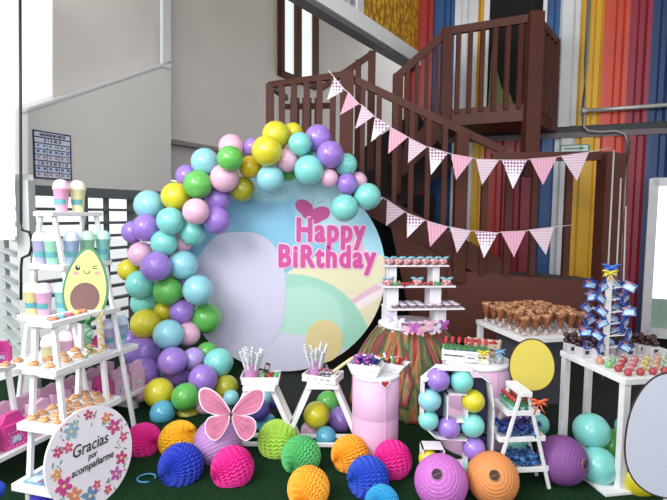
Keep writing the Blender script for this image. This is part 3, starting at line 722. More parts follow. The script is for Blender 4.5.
# cookies
cook = mat('cookie', 'dca77a', .75, noise=.25, nscale=90, bump=.4, bscale=150); liner = mat('paper_liner', 'ece6e2', .7, noise=.03)
ck = empty('cookie', (0, 0, 0)); b = MB()
b.lathe([(.001, .004), (.022, .004), (.03, .013), (.024, .022), (.001, .026)], seg=14, fn=lambda a, z: 1+.14*math.sin(3*a)); b.ball((.008, 0, .028), .011, (1, 1, .7), 8); b.ball((-.01, .007, .026), .009, (1, 1, .7), 8)
b.build('pastry', cook, ck)
b = MB(); b.lathe([(.001, 0), (.032, 0), (.036, .004), (.036, .006), (.001, .004)], seg=16, fn=lambda a, z: 1+.05*math.sin(9*a)); b.build('paper_liner', liner, ck)
ckn = 0
def put_cookie(p, label, group):
    global ckn
    if ckn == 0: ck.location = p; tag(ck, label, 'cookie', group)
    else: dup(ck, p, random.uniform(0, 6), label, 'cookie', group)
    ckn += 1
for (z, nx, ny, nm, dd) in ((.79, 5, 2, 'upper', .16), (.48, 6, 3, 'lower', .23)):
    for i in range(nx):
        for j in range(ny):
            x = -.19+i*.4/(nx-1); y = -dd/2+.03+j*(dd-.05)/(ny-1)
            put_cookie(on(SB, x+random.uniform(-.008, .008), y+random.uniform(-.008, .008), z), 'golden cookie on %s cookie shelf, %s row from the front, %s from the left' % (nm, ORD[j], ORD[i]), 'golden cookies in white papers on the %s shelf' % nm)
for i in range(3): put_cookie(on(SCc, .0+.09*i, -.14, .493), 'golden cookie on the shelf cut by left edge, %s from the left' % ORD[i], 'cookies on the far left shelf')
# candies on top of B
cc_ = [('e08a6a', 'orange'), ('7fb8c8', 'blue'), ('d96a8a', 'rose'), ('e6c06a', 'yellow')]
for i in range(5):
    b = MB(); b.tube([(.022*math.cos(a), .022*math.sin(a), .01) for a in [2*PI*k/12 for k in range(13)]], .008, 6)
    c, nme = cc_[i % 4]; o = b.build('ring_candy', mat('ring_'+nme, c, .4, noise=.3, nscale=70)); o.location = on(SB, -.15+.055*i, -.03, 1.046); tag(o, '%s ring candy at the front edge of the cookie shelf top, %s from left' % (nme, ORD[i]), 'candy', 'ring candies beside the cups')
# streamers hanging
for (col, nm, x, amp) in (('3fa05a', 'green', .03, .012), ('e8c93a', 'yellow', .13, .012)):
    b = MB(); b.tube([on(SB, x+amp*math.sin(k*.8)*1.8, -.11-amp*math.cos(k*.8), 1.04-k*.0085) for k in range(30)], .0045, 5)
    tag(b.build('paper_streamer', mat('streamer_'+nm, col, .6, noise=.1)), nm+' curly streamer hanging from the cookie shelf top', 'streamer')
# packets on bottom shelf of B
for i in range(5):
    for j in range(2):
        b = MB(); b.box((0, 0, .006), (.07, .12, .012)); b.mi = 1; b.box((0, .01, .0125), (.056, .06, .002)); b.mi = 2; b.box((0, -.04, .0125), (.05, .02, .002))
        o = b.build('candy_packet', [mat('packet_blue', '7fa6bf', .35, noise=.2, nscale=30), mat('packet_light', 'c3d7e0', .4, noise=.1), mat('packet_rose', '9b4f78', .4, noise=.1)], None, .002)
        o.location = on(SB, -.2+.095*i, -.08+.135*j, .139); o.rotation_euler = (0, 0, hd)
        tag(o, 'light blue packet on the lowest cookie shelf, %s row, %s from left' % (('front', 'back')[j], ORD[i]), 'packet', 'blue packets on the lowest shelf')

# avocado cutout
def board_frame(name, px, py, d, rz, lean, roll, label, cat):
    e = empty(name, P(px, py, d), 0, label, cat); e.rotation_euler = (lean, roll, rz); return e
av = board_frame('avocado_cutout', 86, 285, 3.02, .15, -.12, .06, 'smiling winking avocado cutout standing on the cookie shelf top', 'cutout')
s = 3.02/F
def avo(k):
    pts = []
    for i in range(48):
        t = 2*PI*i/48; z = -math.cos(t)*39; wdt = 21.5*math.sin(t)*(1-.22*(z/39) - .10*(z/39)**2)
        pts.append((wdt*s*k, z*s*(k if k == 1 else (k+.01))))
    return pts
b = MB(); b.prism(avo(1), 0, .006); b.mi = 1; b.prism(avo(.9), -.002, 0); b.mi = 2; b.prism(avo(.84), -.003, -.002)
b.mi = 3; b.prism(ell(0, -13*s, 14*s, 15.5*s), -.005, -.003)
b.build('board', [mat('avocado_rim', '3c7a50', .5, noise=.08), mat('avocado_pale', 'c4ce86', .5, noise=.03), mat('avocado_flesh', 'bccb78', .5, noise=.05), mat('avocado_pit', '6b4a48', .45, noise=.1)], av)
b = MB(); b.prism(ell(-9*s, 17*s, 2.3*s, 2.6*s), -.006, -.003); b.tube([(5*s, -.005, 18.5*s), (9*s, -.005, 20*s)], .0022, 5); b.tube([(5*s, -.005, 17*s), (9.5*s, -.005, 17*s)], .0022, 5)
b.tube([((-.2+3*math.cos(a))*s, -.005, (14.5+3*math.sin(a))*s) for a in [PI+PI*k/8 for k in range(9)]], .0022, 5)
b.mi = 1; b.prism(ell(-10.5*s, 11.5*s, 3*s, 2*s), -.005, -.003); b.prism(ell(10*s, 12.5*s, 3*s, 2*s), -.005, -.003); b.mi = 2; b.prism(ell(-8.3*s, 18*s, .8*s, .8*s, 12), -.008, -.006)
b.build('face', [mat('ink', '23201f', .5, noise=.05), mat('blush', 'e08a86', .5, noise=.05), mat('eye_white', 'f4f4f4', .5, noise=.02)], av)

# round floral thank-you sign
sg = board_frame('round_sign', 92, 456, 2.45, 1.08, -.2, .1, 'round white sign with flower wreath reading Gracias por acompañarme', 'sign'); s = 2.45/F
R_ = 50*s
b = MB(); b.prism(ell(0, 0, R_, R_, 64), 0, .012); b.build('board', mat('sign_white', 'e4dfe8', .5, noise=.02), sg)
fl = ['8fb4c4', 'c8458a', 'd98a6a', 'c2447a', 'd2567a', '6f8fb8', 'b85aa8', 'dba06a']
fm = [mat('flower_'+str(i), c, .6, noise=.2, nscale=60) for i, c in enumerate(fl)]+[mat('leaf_teal', '5f8f86', .6, noise=.15, nscale=40), mat('flower_eye', 'e8d28a', .6, noise=.1)]
rnd = random.Random(3)
def flower(b, cx, cz, r, mi, n=5, rot=0):
    b = MB(); b.mi = mi
    for k in range(n): a = rot+2*PI*k/n; b.prism(ell(cx+.6*r*math.cos(a), cz+.6*r*math.sin(a), .45*r, .3*r, 10, a), -.0022-.0003*(k % 2), 0)
    b.mi = 9; b.prism(ell(cx, cz, .2*r, .2*r, 8), -.003, 0); b.build('flower', fm, sg)
def blade(b, cx, cz, l, a, mi):
    b.mi = mi; b.prism([(cx, cz), (cx+l*.5*math.cos(a+.3), cz+l*.5*math.sin(a+.3)), (cx+l*math.cos(a), cz+l*math.sin(a)), (cx+l*.5*math.cos(a-.3), cz+l*.5*math.sin(a-.3))], -.0015, 0)
b = MB()
for k, (ang, rr, sz, mi) in enumerate([(125, .74, .2, 0), (60, .78, .15, 2), (92, .84, .13, 3), (38, .72, .2, 1), (12, .8, .13, 4), (-20, .74, .18, 3), (-45, .76, .18, 6), (-68, .84, .12, 4), (-98, .76, .22, 5), (-125, .76, .2, 2), (158, .78, .13, 3), (148, .6, .13, 4), (-150, .74, .22, 1), (-172, .78, .14, 7), (-84, .6, .12, 4)]):
    a = math.radians(ang); flower(b, rr*R_*math.cos(a), rr*R_*math.sin(a), sz*R_*.82, mi, 5, rnd.random())
for k in range(90):
    a = rnd.uniform(0, 2*PI); rr = rnd.uniform(.62, .92)*R_; blade(b, rr*math.cos(a), rr*math.sin(a), rnd.uniform(.07, .14)*R_, rnd.uniform(0, 2*PI), 8 if k % 4 else 3)
b.build('leaf_sprigs', fm, sg)['kind'] = 'stuff'
ink = mat('script_ink', '2c2a33', .5, noise=.05)
for body, x, z, sz in (('Gracias', -.04, .22, .33), ('por', .0, .02, .17), ('acompañarme', .0, -.16, .205)):
    me = text(body, sz*R_, .0006, .0006, shear=.35, sx=.85); me.transform(Matrix.Rotation(-.12, 4, 'Y')); textobj('lettering', me, ink, sg, (x*R_, -.003, z*R_))

# butterfly cutout
bf = board_frame('butterfly_cutout', 231, 412, 3.12, .05, -.1, .02, 'pink paper butterfly cutout above the lilac lantern', 'cutout'); s = 3.12/F
def wing(sg_, k=1.0):
    up = [(0, 0), (6, 10), (14, 19), (24, 25), (33, 24), (34, 15), (31, 5), (25, -1), (14, -4), (2, -4)]
    lo = [(0, -2), (12, -3), (23, -5), (27, -13), (25, -24), (16, -31), (8, -25), (2, -12)]
    def sc(p): 
        for _ in range(2): p = [q for i in range(len(p)) for q in ((p[i][0]*.75+p[(i+1) % len(p)][0]*.25, p[i][1]*.75+p[(i+1) % len(p)][1]*.25), (p[i][0]*.25+p[(i+1) % len(p)][0]*.75, p[i][1]*.25+p[(i+1) % len(p)][1]*.75))]
        cx = sum(a for a, _ in p)/len(p); cz = sum(c for _, c in p)/len(p); return [(sg_*(cx+(a-cx)*k)*s, (cz+(c-cz)*k)*s) for a, c in p]
    return sc(up), sc(lo)
b = MB()
for sg_ in (-1, 1):
    for w_ in wing(sg_): b.mi = 0; b.prism(w_, 0, .003)
    for w_ in wing(sg_, .9): b.mi = 1; b.prism(w_, -.002, 0)
    for (x, z) in ((24, 18), (27, 12), (25, 5), (18, 15), (20, -10), (19, -18), (13, -20)): b.mi = 2; b.tube([(sg_*1*s, -.002, -1*s), (sg_*x*.5*s, -.003, (z*.5-1)*s), (sg_*x*s, -.002, z*s)], .0012, 4)
b.mi = 3; b.tube([(0, -.004, 5*s), (0, -.005, -2*s), (0, -.004, -10*s)], .005, 8)
b.build('wings', [mat('butterfly_edge', 'f0dbe4', .5, noise=.02), mat('butterfly_pink', 'd07c9c', .5, noise=.25, nscale=12), mat('butterfly_vein', 'b85a80', .5, noise=.1), ink], bf)

# ribbon scrap
b = MB(); c0 = PF(147, 478, .012); b.tube([c0+Vector((.05*math.cos(a)*(1+.04*a), .05*math.sin(a), 0)) for a in [k*.35 for k in range(16)]], .006, 5)
tag(b.build('ribbon', mat('ribbon_blue', '3f8fb0', .5, noise=.1)), 'curled blue ribbon scrap on the turf at lower left', 'ribbon')

# ================================================================== STOOLS
def make_stool(px, py, d, name, label):
    c = P(px, py, d); c.z = 0; H = P(px, py, d).z
    e = aframe(name, c, PI/2, .2, H, .17, .56, [], label, 'stool', .032, (.05,), True)
    return e, H
ST1, H1 = make_stool(261, 384, 3.42, 'sawhorse_stool', 'left white A-frame stool holding a white candy tray')
ST2, H2 = make_stool(323, 382, 3.42, 'sawhorse_stool', 'right white A-frame stool beside the pink cylinder')
# tray 1 (boat box)
def boat(e, w, d, h, flare, m=M['card']):
    b = MB(); t = .006
    bot = [(-w, -d), (w, -d), (w, d), (-w, d)]; top = [(-w-flare, -d-.01), (w+flare, -d-.01), (w+flare, d+.01), (-w-flare, d+.01)]
    for i in range(4):
        a0, a1 = bot[i], bot[(i+1) % 4]; c0, c1 = top[i], top[(i+1) % 4]
        nx = Vector(((a0[0]+a1[0])/2, (a0[1]+a1[1])/2, 0)).normalized()*-t
        b.slab([(a0[0], a0[1], 0), (a1[0], a1[1], 0), (c1[0], c1[1], h), (c0[0], c0[1], h)], nx)
    b.slab([(-w, -d, 0), (w, -d, 0), (w, d, 0), (-w, d, 0)], (0, 0, t)); return b.build('tray_box', m, e, .001)
t1 = empty('candy_tray', Vector((ST1.location.x, ST1.location.y, H1+.017)), .05, 'white cardboard tray on the left stool', 'tray'); boat(t1, .125, .07, .055, .01)
t2 = empty('candy_crate', Vector((ST2.location.x, ST2.location.y, H2+.017)), -.35, 'small white slatted crate on the right stool', 'crate')
def crate(e, w, d, h, m, slots=True):
    b = MB(); t = .008
    for k in range(2):
        z = h*(.25+.5*k)
        for s_ in (-1, 1): b.box((0, s_*d, z), (2*w, t, h*.36)); b.box((s_*w, 0, z), (t, 2*d, h*.36))
    for sx in (-1, 1):
        for sy in (-1, 1): b.box((sx*(w-.006), sy*(d-.006), h/2), (.014, .014, h))
    for k in range(5): x = -w+w*2*(k+.5)/5; [b.box((x, s_*d, h*.5), (w*.16, t*.9, h*.5)) for s_ in (-1, 1)] if slots else None
    b.box((0, 0, .004), (2*w-.01, 2*d-.01, .008)); return b.build('crate_box', m, e, .001)
crate(t2, .12, .085, .055, M['card'])
# straw-like marshmallow sticks in cups
stick_m = mat('white_twist_stick', 'dfdde0', .5, noise=.2, nscale=80, c2='9fb0b4'); cupk = mat('pink_cup', 'cf8fc6', .45, noise=.08)
def stick_cup(loc, label, where):
    e = empty('pink_cup', loc, 0, label, 'cup'); b = MB(); b.lathe([(.001, 0), (.042, 0), (.044, .01), (.054, .12), (.057, .124), (.052, .124), (.041, .02), (.001, .018)], seg=24, fn=lambda a, z: 1+.015*math.sin(18*a)); b.build('cup_body', cupk, e)
    rn = random.Random(int(loc[0]*1000))
    for k in range(12):
        a = 2*PI*k/12+rn.uniform(-.2, .2); rad = .008 if k % 3 == 0 else .024; tp = rn.uniform(.19, .25)
        A = Vector((rad*math.cos(a), rad*math.sin(a), .02)); Bp = Vector((rad*3.6*math.cos(a), rad*3.6*math.sin(a), tp*.95))
        b = MB(); n = 9
        for i in range(n+1):
            b.ball(A.lerp(Bp, .35+.65*i/n), .0115, (1, 1, .9), 8)
        b.cyl(A, A.lerp(Bp, .4), .003, seg=6)
        o = b.build('marshmallow_stick', stick_m); o.location = Vector(loc); tag(o, 'white beaded marshmallow stick in the pink cup on the %s stool' % where, 'marshmallow stick', 'marshmallow sticks in the %s pink cup' % where)
stick_cup(Vector((ST1.location.x-.065, ST1.location.y+.005, H1+.024)), 'pink fluted cup of marshmallow sticks on the left stool', 'left')
stick_cup(Vector((ST2.location.x-.05, ST2.location.y+.02, H2+.026)), 'pink fluted cup of marshmallow sticks on the right stool', 'right')
def wrapped(name, c, m2=None):
    b = MB(); b.ball((0, 0, .014), .015, (1.3, .8, .7), 10)
    for s_ in (-1, 1): b.lathe([(.004, 0), (.013, .016), (.001, .014)], (s_*.017, 0, .014), 8, m=Matrix.Rotation(s_*PI/2, 3, 'Y'))
    return b.build(name, c)
candm = [mat('foil_red', 'b8343c', .3, noise=.3, nscale=80), mat('foil_silver', 'b9b6c0', .25, noise=.4, nscale=80, metal=.5), mat('foil_green', '5fae6a', .35, noise=.2, nscale=60), mat('foil_white', 'e3dde0', .4, noise=.1), mat('foil_purple', 'b154b4', .3, noise=.3, nscale=60), mat('foil_navy', '2b3486', .3, noise=.4, nscale=60), mat('foil_orange', 'd9764a', .35, noise=.3, nscale=60), mat('foil_blue', '4a86c4', .3, noise=.4, nscale=60, c2='1d2f66')]
cnames = ['red', 'silver', 'green', 'white', 'purple', 'navy', 'orange', 'blue']
cproto = {}
def candy(ci, loc, group, label, sc=1.0, zr=None):
    if ci not in cproto: o = wrapped('wrapped_candy', candm[ci]); cproto[ci] = o
    else: o = cproto[ci].copy(); COL.objects.link(o)
    o.location = loc; o.rotation_euler = (random.uniform(-.3, .3), random.uniform(-.3, .3), random.uniform(0, 6)); o.scale = (sc, sc, sc); tag(o, label, 'candy', group)
def candies(e, w, d, z, n, pal, where, sc=1.0, x0=0, layers=1):
    k = 0; nx = max(1, int(2*w/.034/sc)); ny = max(1, int(2*d/.03/sc))
    for l in range(layers):
        for i in range(nx):
            for j in range(ny):
                if k >= n: return
                ci = pal[(k*7+i+j) % len(pal)]
                candy(ci, on(e, x0-w+2*w*(i+.5)/nx, -d+2*d*(j+.5)/ny, z+l*.024*sc), 'wrapped candies in the '+where, '%s wrapped candy in the %s' % (cnames[ci], where), sc); k += 1
candies(t1, .06, .055, .008, 24, [0, 0, 3, 2], 'tray on the left stool', x0=.06, layers=2)
candies(t2, .06, .065, .01, 30, [1, 1, 3, 1], 'crate on the right stool', x0=.05, layers=3)
# small sachet card standing in tray 1
b = MB(); b.box((0, 0, .04), (.035, .004, .07)); b.mi = 1; b.box((0, -.003, .045), (.024, .002, .03)); o = b.build('brown_sachet', [mat('sachet_dark', '3b2326', .4, noise=.2), mat('sachet_light', 'c7b6b0', .4, noise=.1)]); o.location = on(t1, .025, .045, .045); o.rotation_euler = (-.1, .3, 0); tag(o, 'dark brown sachet sticking up behind the left stool tray candies', 'sachet')
b = MB(); b.tube([on(t2, .03+.05*math.cos(a), -.03, .06+.03*math.sin(a)) for a in [PI*k/10 for k in range(11)]], .003, 5); tag(b.build('red_hoop', mat('hoop_red', 'b8394a', .4, noise=.1)), 'thin red hoop beside marshmallow cup on the right stool', 'hoop')
b = MB(); b.cyl(on(t2, .08, .0, .07), on(t2, .19, -.01, .16), .011, .011, 12); b.cyl(on(t2, .19, -.01, .16), on(t2, .25, -.01, .21), .011, .004, 12); tag(b.build('cream_tube', mat('tube_cream', 'd8cf9a', .4, noise=.1)), 'cream tube leaning out of the right stool crate', 'tube')

# ================================================================== CYLINDERS
pcy = mat('pink_cylinder', 'dcb2d2', .5, noise=.06, nscale=3)
def cylinder(px, pyt, d, r, label):
    p = P(px, pyt, d); e = empty('pedestal', (p.x, p.y, 0), 0, label, 'pedestal'); H = p.z
    b = MB(); b.lathe([(r*.99, 0), (r, .01), (r, H*.5), (r*.994, H*.505), (r, H*.51), (r, H-.02)], seg=48); b.cyl((r*.35, -r*.94, .01), (r*.35, -r*.94, H-.03), .004, seg=6); b.build('drum', pcy, e)
    b = MB(); b.lathe([(.001, H-.02), (r*1.01, H-.02), (r*1.015, H-.016), (r*1.015, H-.003), (r*1.005, H), (.001, H)], seg=48); b.build('top_disc', M['card'], e)
    return e, H
CY1, HC1 = cylinder(376, 372, 3.32, .158, 'pink cylinder pedestal carrying two boat trays, left of the number nine')
CY2, HC2 = cylinder(476, 359, 3.5, .235, 'wider pink cylinder pedestal behind the number nine')
t3 = empty('candy_boat', Vector((CY1.location.x-.07, CY1.location.y-.05, HC1+.002)), -.35, 'white boat tray of purple and navy candies on the pink pedestal', 'tray'); boat(t3, .085, .05, .075, .035)
t4 = empty('candy_boat', Vector((CY1.location.x+.09, CY1.location.y+.05, HC1+.002)), -.45, 'white boat tray of red and orange candies on the pink pedestal', 'tray'); boat(t4, .09, .05, .06, .05)
candies(t3, .075, .042, .03, 44, [4, 5, 4, 5, 4, 3], 'left boat tray', layers=4)
candies(t4, .085, .042, .02, 36, [0, 3, 6, 3, 0, 2], 'right boat tray', layers=3)
# heart tag
hx = Vector((CY1.location.x+.045, CY1.location.y-.158*1.0+.002, 0)); hz = P(387, 383, 3.17).z
def heart(r): return [(r*.062*16*math.sin(t)**3, r*.062*(13*math.cos(t)-5*math.cos(2*t)-2*math.cos(3*t)-math.cos(4*t))) for t in [2*PI*k/28 for k in range(28)]]
e = empty('heart_tag', (hx.x, hx.y-.012, hz), .25, 'white tag with a red heart on the pink pedestal front', 'tag')
b = MB(); b.prism(heart(.036), 0, .002); b.build('tag_card', M['card'], e); b = MB(); b.prism(heart(.024), -.002, 0); b.build('heart', mat('heart_red', 'b8322f', .5, noise=.2, nscale=40), e)

# crates on pedestal 2
wood = mat('pale_wood', 'cdb9a6', .6, noise=.15, nscale=12, stretch=(1, 8, 8))
t5 = empty('flower_crate', Vector((CY2.location.x-.085, CY2.location.y-.03, HC2+.002)), -.28, 'white wooden crate of red and green candy plants on the wide pedestal', 'crate'); crate(t5, .155, .07, .085, M['card'], False)
t6 = empty('wooden_crate', Vector((CY2.location.x+.09, CY2.location.y+.14, HC2+.002)), -.4, 'bare wooden crate with red candies at the back of the wide pedestal', 'crate'); crate(t6, .12, .07, .1, wood, False)
candies(t6, .105, .06, .06, 24, [0, 0, 6, 3], 'wooden crate', layers=2)
gr = mat('plant_green', '4f9a58', .5, noise=.3, nscale=60); rd = mat('flower_red', 'b5323a', .45, noise=.2, nscale=60); potm = mat('pot_aqua', '8fc0b8', .4, noise=.1)
def make_plant(name, h=.09):
    e = empty(name, (0, 0, 0)); b = MB(); b.lathe([(.001, 0), (.014, 0), (.02, .03), (.018, .032), (.001, .03)], seg=12); b.build('pot', potm, e)
    b = MB(); b.cyl((0, 0, .03), (0, 0, h), .002, seg=5)
    for k in range(5): a = 2*PI*k/5; b.ball((.012*math.cos(a), .012*math.sin(a), .042), .011, (1, .6, .5), 6)
    b.build('leaves', gr, e)
    b = MB(); b.lathe([(.001, h-.014), (.012, h-.008), (.013, h+.002), (.008, h+.013), (.001, h+.015)], seg=10); b.build('bud', rd, e); return e
pl = make_plant('candy_tulip'); k = 0
for j in range(3):
    for i in range(7):
        p = on(t5, -.135+.045*i, -.045+.045*j, .012+.035); lab = 'red candy tulip in the white crate, %s row from front, %s from left' % (ORD[j], ORD[i])
        if k == 0: pl.location = p; tag(pl, lab, 'candy tulip', 'candy tulips in the white crate')
        else: dup(pl, p, random.uniform(0, 6), lab, 'candy tulip', 'candy tulips in the white crate')
        k += 1
# oval label + bows
e = empty('oval_label', on(t5, .04, -.09, .03), -.28, 'oval white label with a dark border leaning on the white crate', 'label'); e.rotation_euler.x = -.12
b = MB(); b.prism(ell(0, .01, .052, .032), 0, .003); b.mi = 1; b.prism(ell(0, .01, .047, .028), -.001, 0); b.mi = 0; b.prism(ell(0, .01, .044, .025), -.002, -.001); b.build('plate', [M['card'], ink], e)
b = MB(); [b.box((-.02+.01*i, -.003, .01), (.006, .002, .013)) for i in range(5)]; b.build('mark', ink, e)
def bow(loc, m, label, s=1.0, rz=0):
    b = MB()
    for sg_ in (-1, 1):
        for a0 in (.3, -.5): b.tube([(0, 0, 0), (sg_*.02*s*math.cos(a0), -.006, .02*s*math.sin(a0)+.006), (sg_*.034*s*math.cos(a0), 0, .034*s*math.sin(a0)), (sg_*.02*s, .006, .01*s*math.sin(a0)), (0, 0, 0)], .0045*s, 6)
    b.ball((0, -.004, 0), .008*s, seg=8); b.tube([(0, 0, 0), (-.012*s, -.004, -.03*s), (-.02*s, 0, -.05*s)], .003*s, 5); b.tube([(0, 0, 0), (.012*s, -.004, -.03*s), (.024*s, 0, -.045*s)], .003*s, 5)
    o = b.build('ribbon_bow', m); o.location = loc; o.rotation_euler = (0, 0, rz); tag(o, label, 'bow'); return o
bow(on(t5, .125, -.085, .085), mat('bow_yellow', 'e6cf3a', .4, noise=.1), 'yellow ribbon bow on the corner of the white crate', 1.3)
bow(Vector((CY2.location.x+.13, CY2.location.y-.12, HC2+.09)), mat('bow_blue', '7fb2d6', .4, noise=.1), 'light blue ribbon bow tying the small goody bag on the wide pedestal', 1.2)
b = MB(); b.lathe([(.001, 0), (.026, 0), (.03, .03), (.024, .055), (.009, .075), (.018, .095), (.001, .09)], seg=14, fn=lambda a, z: 1+.08*math.sin(6*a)); o = b.build('goody_bag', mat('clear_bag', 'b3bcc0', .2, noise=.3, nscale=50)); o.location = (CY2.location.x+.13, CY2.location.y-.1, HC2+.002); tag(o, 'small clear goody bag at the right front of the wide pedestal', 'goody bag')

# ================================================================== NUMBER NINE
D9 = 3.0; s = D9/F; o9 = P(452, 488, D9); o9.z = 0
e = empty('number_nine', o9, 0, 'white box frame number nine filled with small balloons', 'number')
def n9(px, py): return ((px-452)*s, max(.0, (488-py)*s))
out = [(417, 379), (432, 366), (466, 367), (483, 379), (487, 405), (487, 488), (418, 488), (418, 447), (439, 447), (439, 466), (462, 466), (462, 438), (431, 436), (417, 423)]
hole = [(441, 391), (461, 391), (461, 419), (441, 419)]
def ring(b, pts, t=.008, dep_=.1):
    pp = [n9(*p) for p in pts]; n = len(pp)
    for i in range(n):
        a = Vector((pp[i][0], 0, pp[i][1])); c = Vector((pp[(i+1) % n][0], 0, pp[(i+1) % n][1])); d = (c-a).normalized()*t*.5
        b.bar(a-d+Vector((0, -dep_/2, 0)), c+d+Vector((0, -dep_/2, 0)), dep_, t, up=(0, 1, 0)) if False else None
        nrm = Vector((-(c-a).z, 0, (c-a).x)).normalized()*t/2
        b.slab([a-d-nrm, c+d-nrm, c+d+nrm, a-d+nrm], (0, -dep_, 0))
b = MB(); ring(b, out); ring(b, hole); b.build('frame', M['card'], e)
b = MB()
# back panel in tiles around the hole
for (x0, y0, x1, y1) in ((418, 391, 441, 423), (433, 367, 466, 379), (418, 379, 484, 391), (461, 391, 486, 440), (431, 419, 462, 437), (462, 438, 487, 488), (418, 466, 462, 488), (418, 447, 439, 466)):
    a = n9(x0, y0); c = n9(x1, y1); b.box(((a[0]+c[0])/2, -.004, (a[1]+c[1])/2), (abs(c[0]-a[0]), .006, abs(a[1]-c[1])))
b.build('back_panel', mat('nine_back', '2d2f52', .6, noise=.1), e)
nb_ = [('purple', 438, 379.5, 11.8), ('turquoise', 461.7, 381, 11.6), ('cyan', 429.7, 400, 11.5), ('yellow', 473, 401, 11.5), ('turquoise', 428.5, 420, 10.2), ('purple', 449, 427.5, 11.3), ('turquoise', 472.3, 425.3, 12), ('purple', 473.5, 448, 11.5), ('yellow', 428.5, 459, 10), ('turquoise', 472, 470, 11), ('turquoise', 451, 477, 10.5), ('purple', 430, 478, 9.5)]
its = [[k, x, y, r, 0] for k, x, y, r in nb_]; dps = [2.93]*len(its)
balloon_set(its, [P(i[1], i[2], 2.93) for i in its], dps, 'in the number nine', 'small balloons inside the number nine', lambda p: (p.x, p.y+.3, p.z))

# ================================================================== SMALL LADDER (right)
sl_c = Vector((1.135, 2.97, 0)); sl_r = math.atan2(.99, -.1)
SL = aframe('mini_ladder_shelf', sl_c, sl_r, .19, .60, .05, .36, [(.47, -.075, .12, .08), (.31, -.075, .13, .08), (.12, -.075, .13, .04)], 'small white three tier ladder shelf right of the number nine', leg=.02, rim=.03, tb=.02)
plg = make_plant('candy_bottle', .07); k = 0
for i in range(6):
    for j in range(3):
        p = on(SL, -.055+.032*i, -.05+.05*j, .479); lab = 'red topped candy plant on the mini ladder top tier, %s row, %s column' % (ORD[j], ORD[i])
        if k == 0: plg.location = p; tag(plg, lab, 'candy plant', 'candy plants on the mini ladder'); plg.name = 'candy_plant'
        else: dup(plg, p, 0, lab, 'candy plant', 'candy plants on the mini ladder')
        k += 1
candies(SL, .07, .11, .325, 36, [7, 7, 5, 7], 'middle tier of the mini ladder', 1.4, layers=2)
candies(SL, .07, .13, .135, 36, [7, 5, 7, 7], 'bottom tier of the mini ladder', 1.4, layers=2)
bow(on(SL, -.12, -.07, .56), mat('bow_orange', 'e0683a', .4, noise=.1), 'orange ribbon bow on the mini ladder right frame', 1.5)

# plain cutouts (right)
yc = board_frame('yellow_cutout', 532, 365, 3.22, -.1, -.08, 0, 'plain yellow rounded cutout board standing behind the mini ladder', 'cutout'); s = 3.22/F
def superell(rx, rz, p=2.2, egg=0): return [((rx*math.copysign(abs(math.cos(t))**(2/p), math.cos(t)))*(1-egg*math.sin(t)), rz*math.copysign(abs(math.sin(t))**(2/p), math.sin(t))) for t in [2*PI*k/48 for k in range(48)]]
b = MB(); b.prism(superell(23*s, 27*s, 2.1, .08), 0, .006); b.mi = 1; b.prism(superell(21.8*s, 25.8*s, 2.1, .08), -.002, 0); b.build('board', [mat('cutout_edge', '3a2328', .5, noise=.05), mat('cutout_yellow', 'd6c455', .5, noise=.04)], yc)
b = MB(); b.box((0, .03, -(P(532, 367, 3.22).z)/2-.04), (.02, .02, P(532, 367, 3.22).z-.1)); b.build('support_stick', M['white'], yc)
wc = board_frame('white_cutout', 672, 436, 2.55, -.25, -.05, 0, 'plain white rounded cutout board at the lower right edge', 'cutout'); s = 2.55/F
b = MB(); b.prism(superell(43*s, 66*s, 2.3, .18), 0, .006); b.mi = 1; b.prism(superell(41.5*s, 64.5*s, 2.3, .18), -.002, 0); b.build('board', [mat('cutout_edge', '3a2328'), mat('cutout_white', 'b9bccb', .5, noise=.02)], wc)
b = MB(); b.box((0, .03, -.34), (.03, .02, .34)); b.build('support_stick', M['white'], wc)

# ================================================================== TABLES (right)
TZ = .70
def table(name, N, dl, dr, ll, lr, label):
    N = Vector(N).to_3d(); N.z = 0; dl = Vector(dl).to_3d().normalized(); dr = Vector(dr).to_3d().normalized()
    e = empty(name, N, math.atan2(dr.y, dr.x), label, 'table')
    b = MB(); b.box((lr/2, ll/2, TZ-.02), (lr, ll, .04)); b.build('tabletop', M['white'], e, .004)
    for x in (.03, lr-.03):
        for y in (.03, ll-.03): b = MB(); b.box((x, y, (TZ-.04)/2), (.045, .045, TZ-.04)); b.build('leg', M['white'], e, .003)
    return e
n1_ = PF(625, 379, TZ); T1 = table('white_table', n1_, (-.16, .98, 0), (.985, .17, 0), .62, .8, 'white square legged table at right with the lollipop tree')
n2_ = PF(524, 339, TZ); T2 = table('white_table', n2_, (-.2, .98, 0), (.97, .24, 0), .72, .66, 'white table behind, crowded with gold candy cones')
b = MB(); b.box((.35, .3, .01), (.8, .62, .02)); o = b.build('floor_board', M['white'], None, .003); o.location = T1.location+Vector((-.05, -.02, 0)); o.rotation_euler = T1.rotation_euler; tag(o, 'thin white board lying on the turf under the right table', 'board')
# dark grey box under table 2
b = MB(); b.box((0, 0, .3), (.5, .3, .6)); o = b.build('storage_box', mat('grey_box', '4b4d55', .6, noise=.1), None, .01); o.location = on(T2, .42, .5, 0); o.rotation_euler = T2.rotation_euler; tag(o, 'dark grey box standing under the candy cone table', 'box')

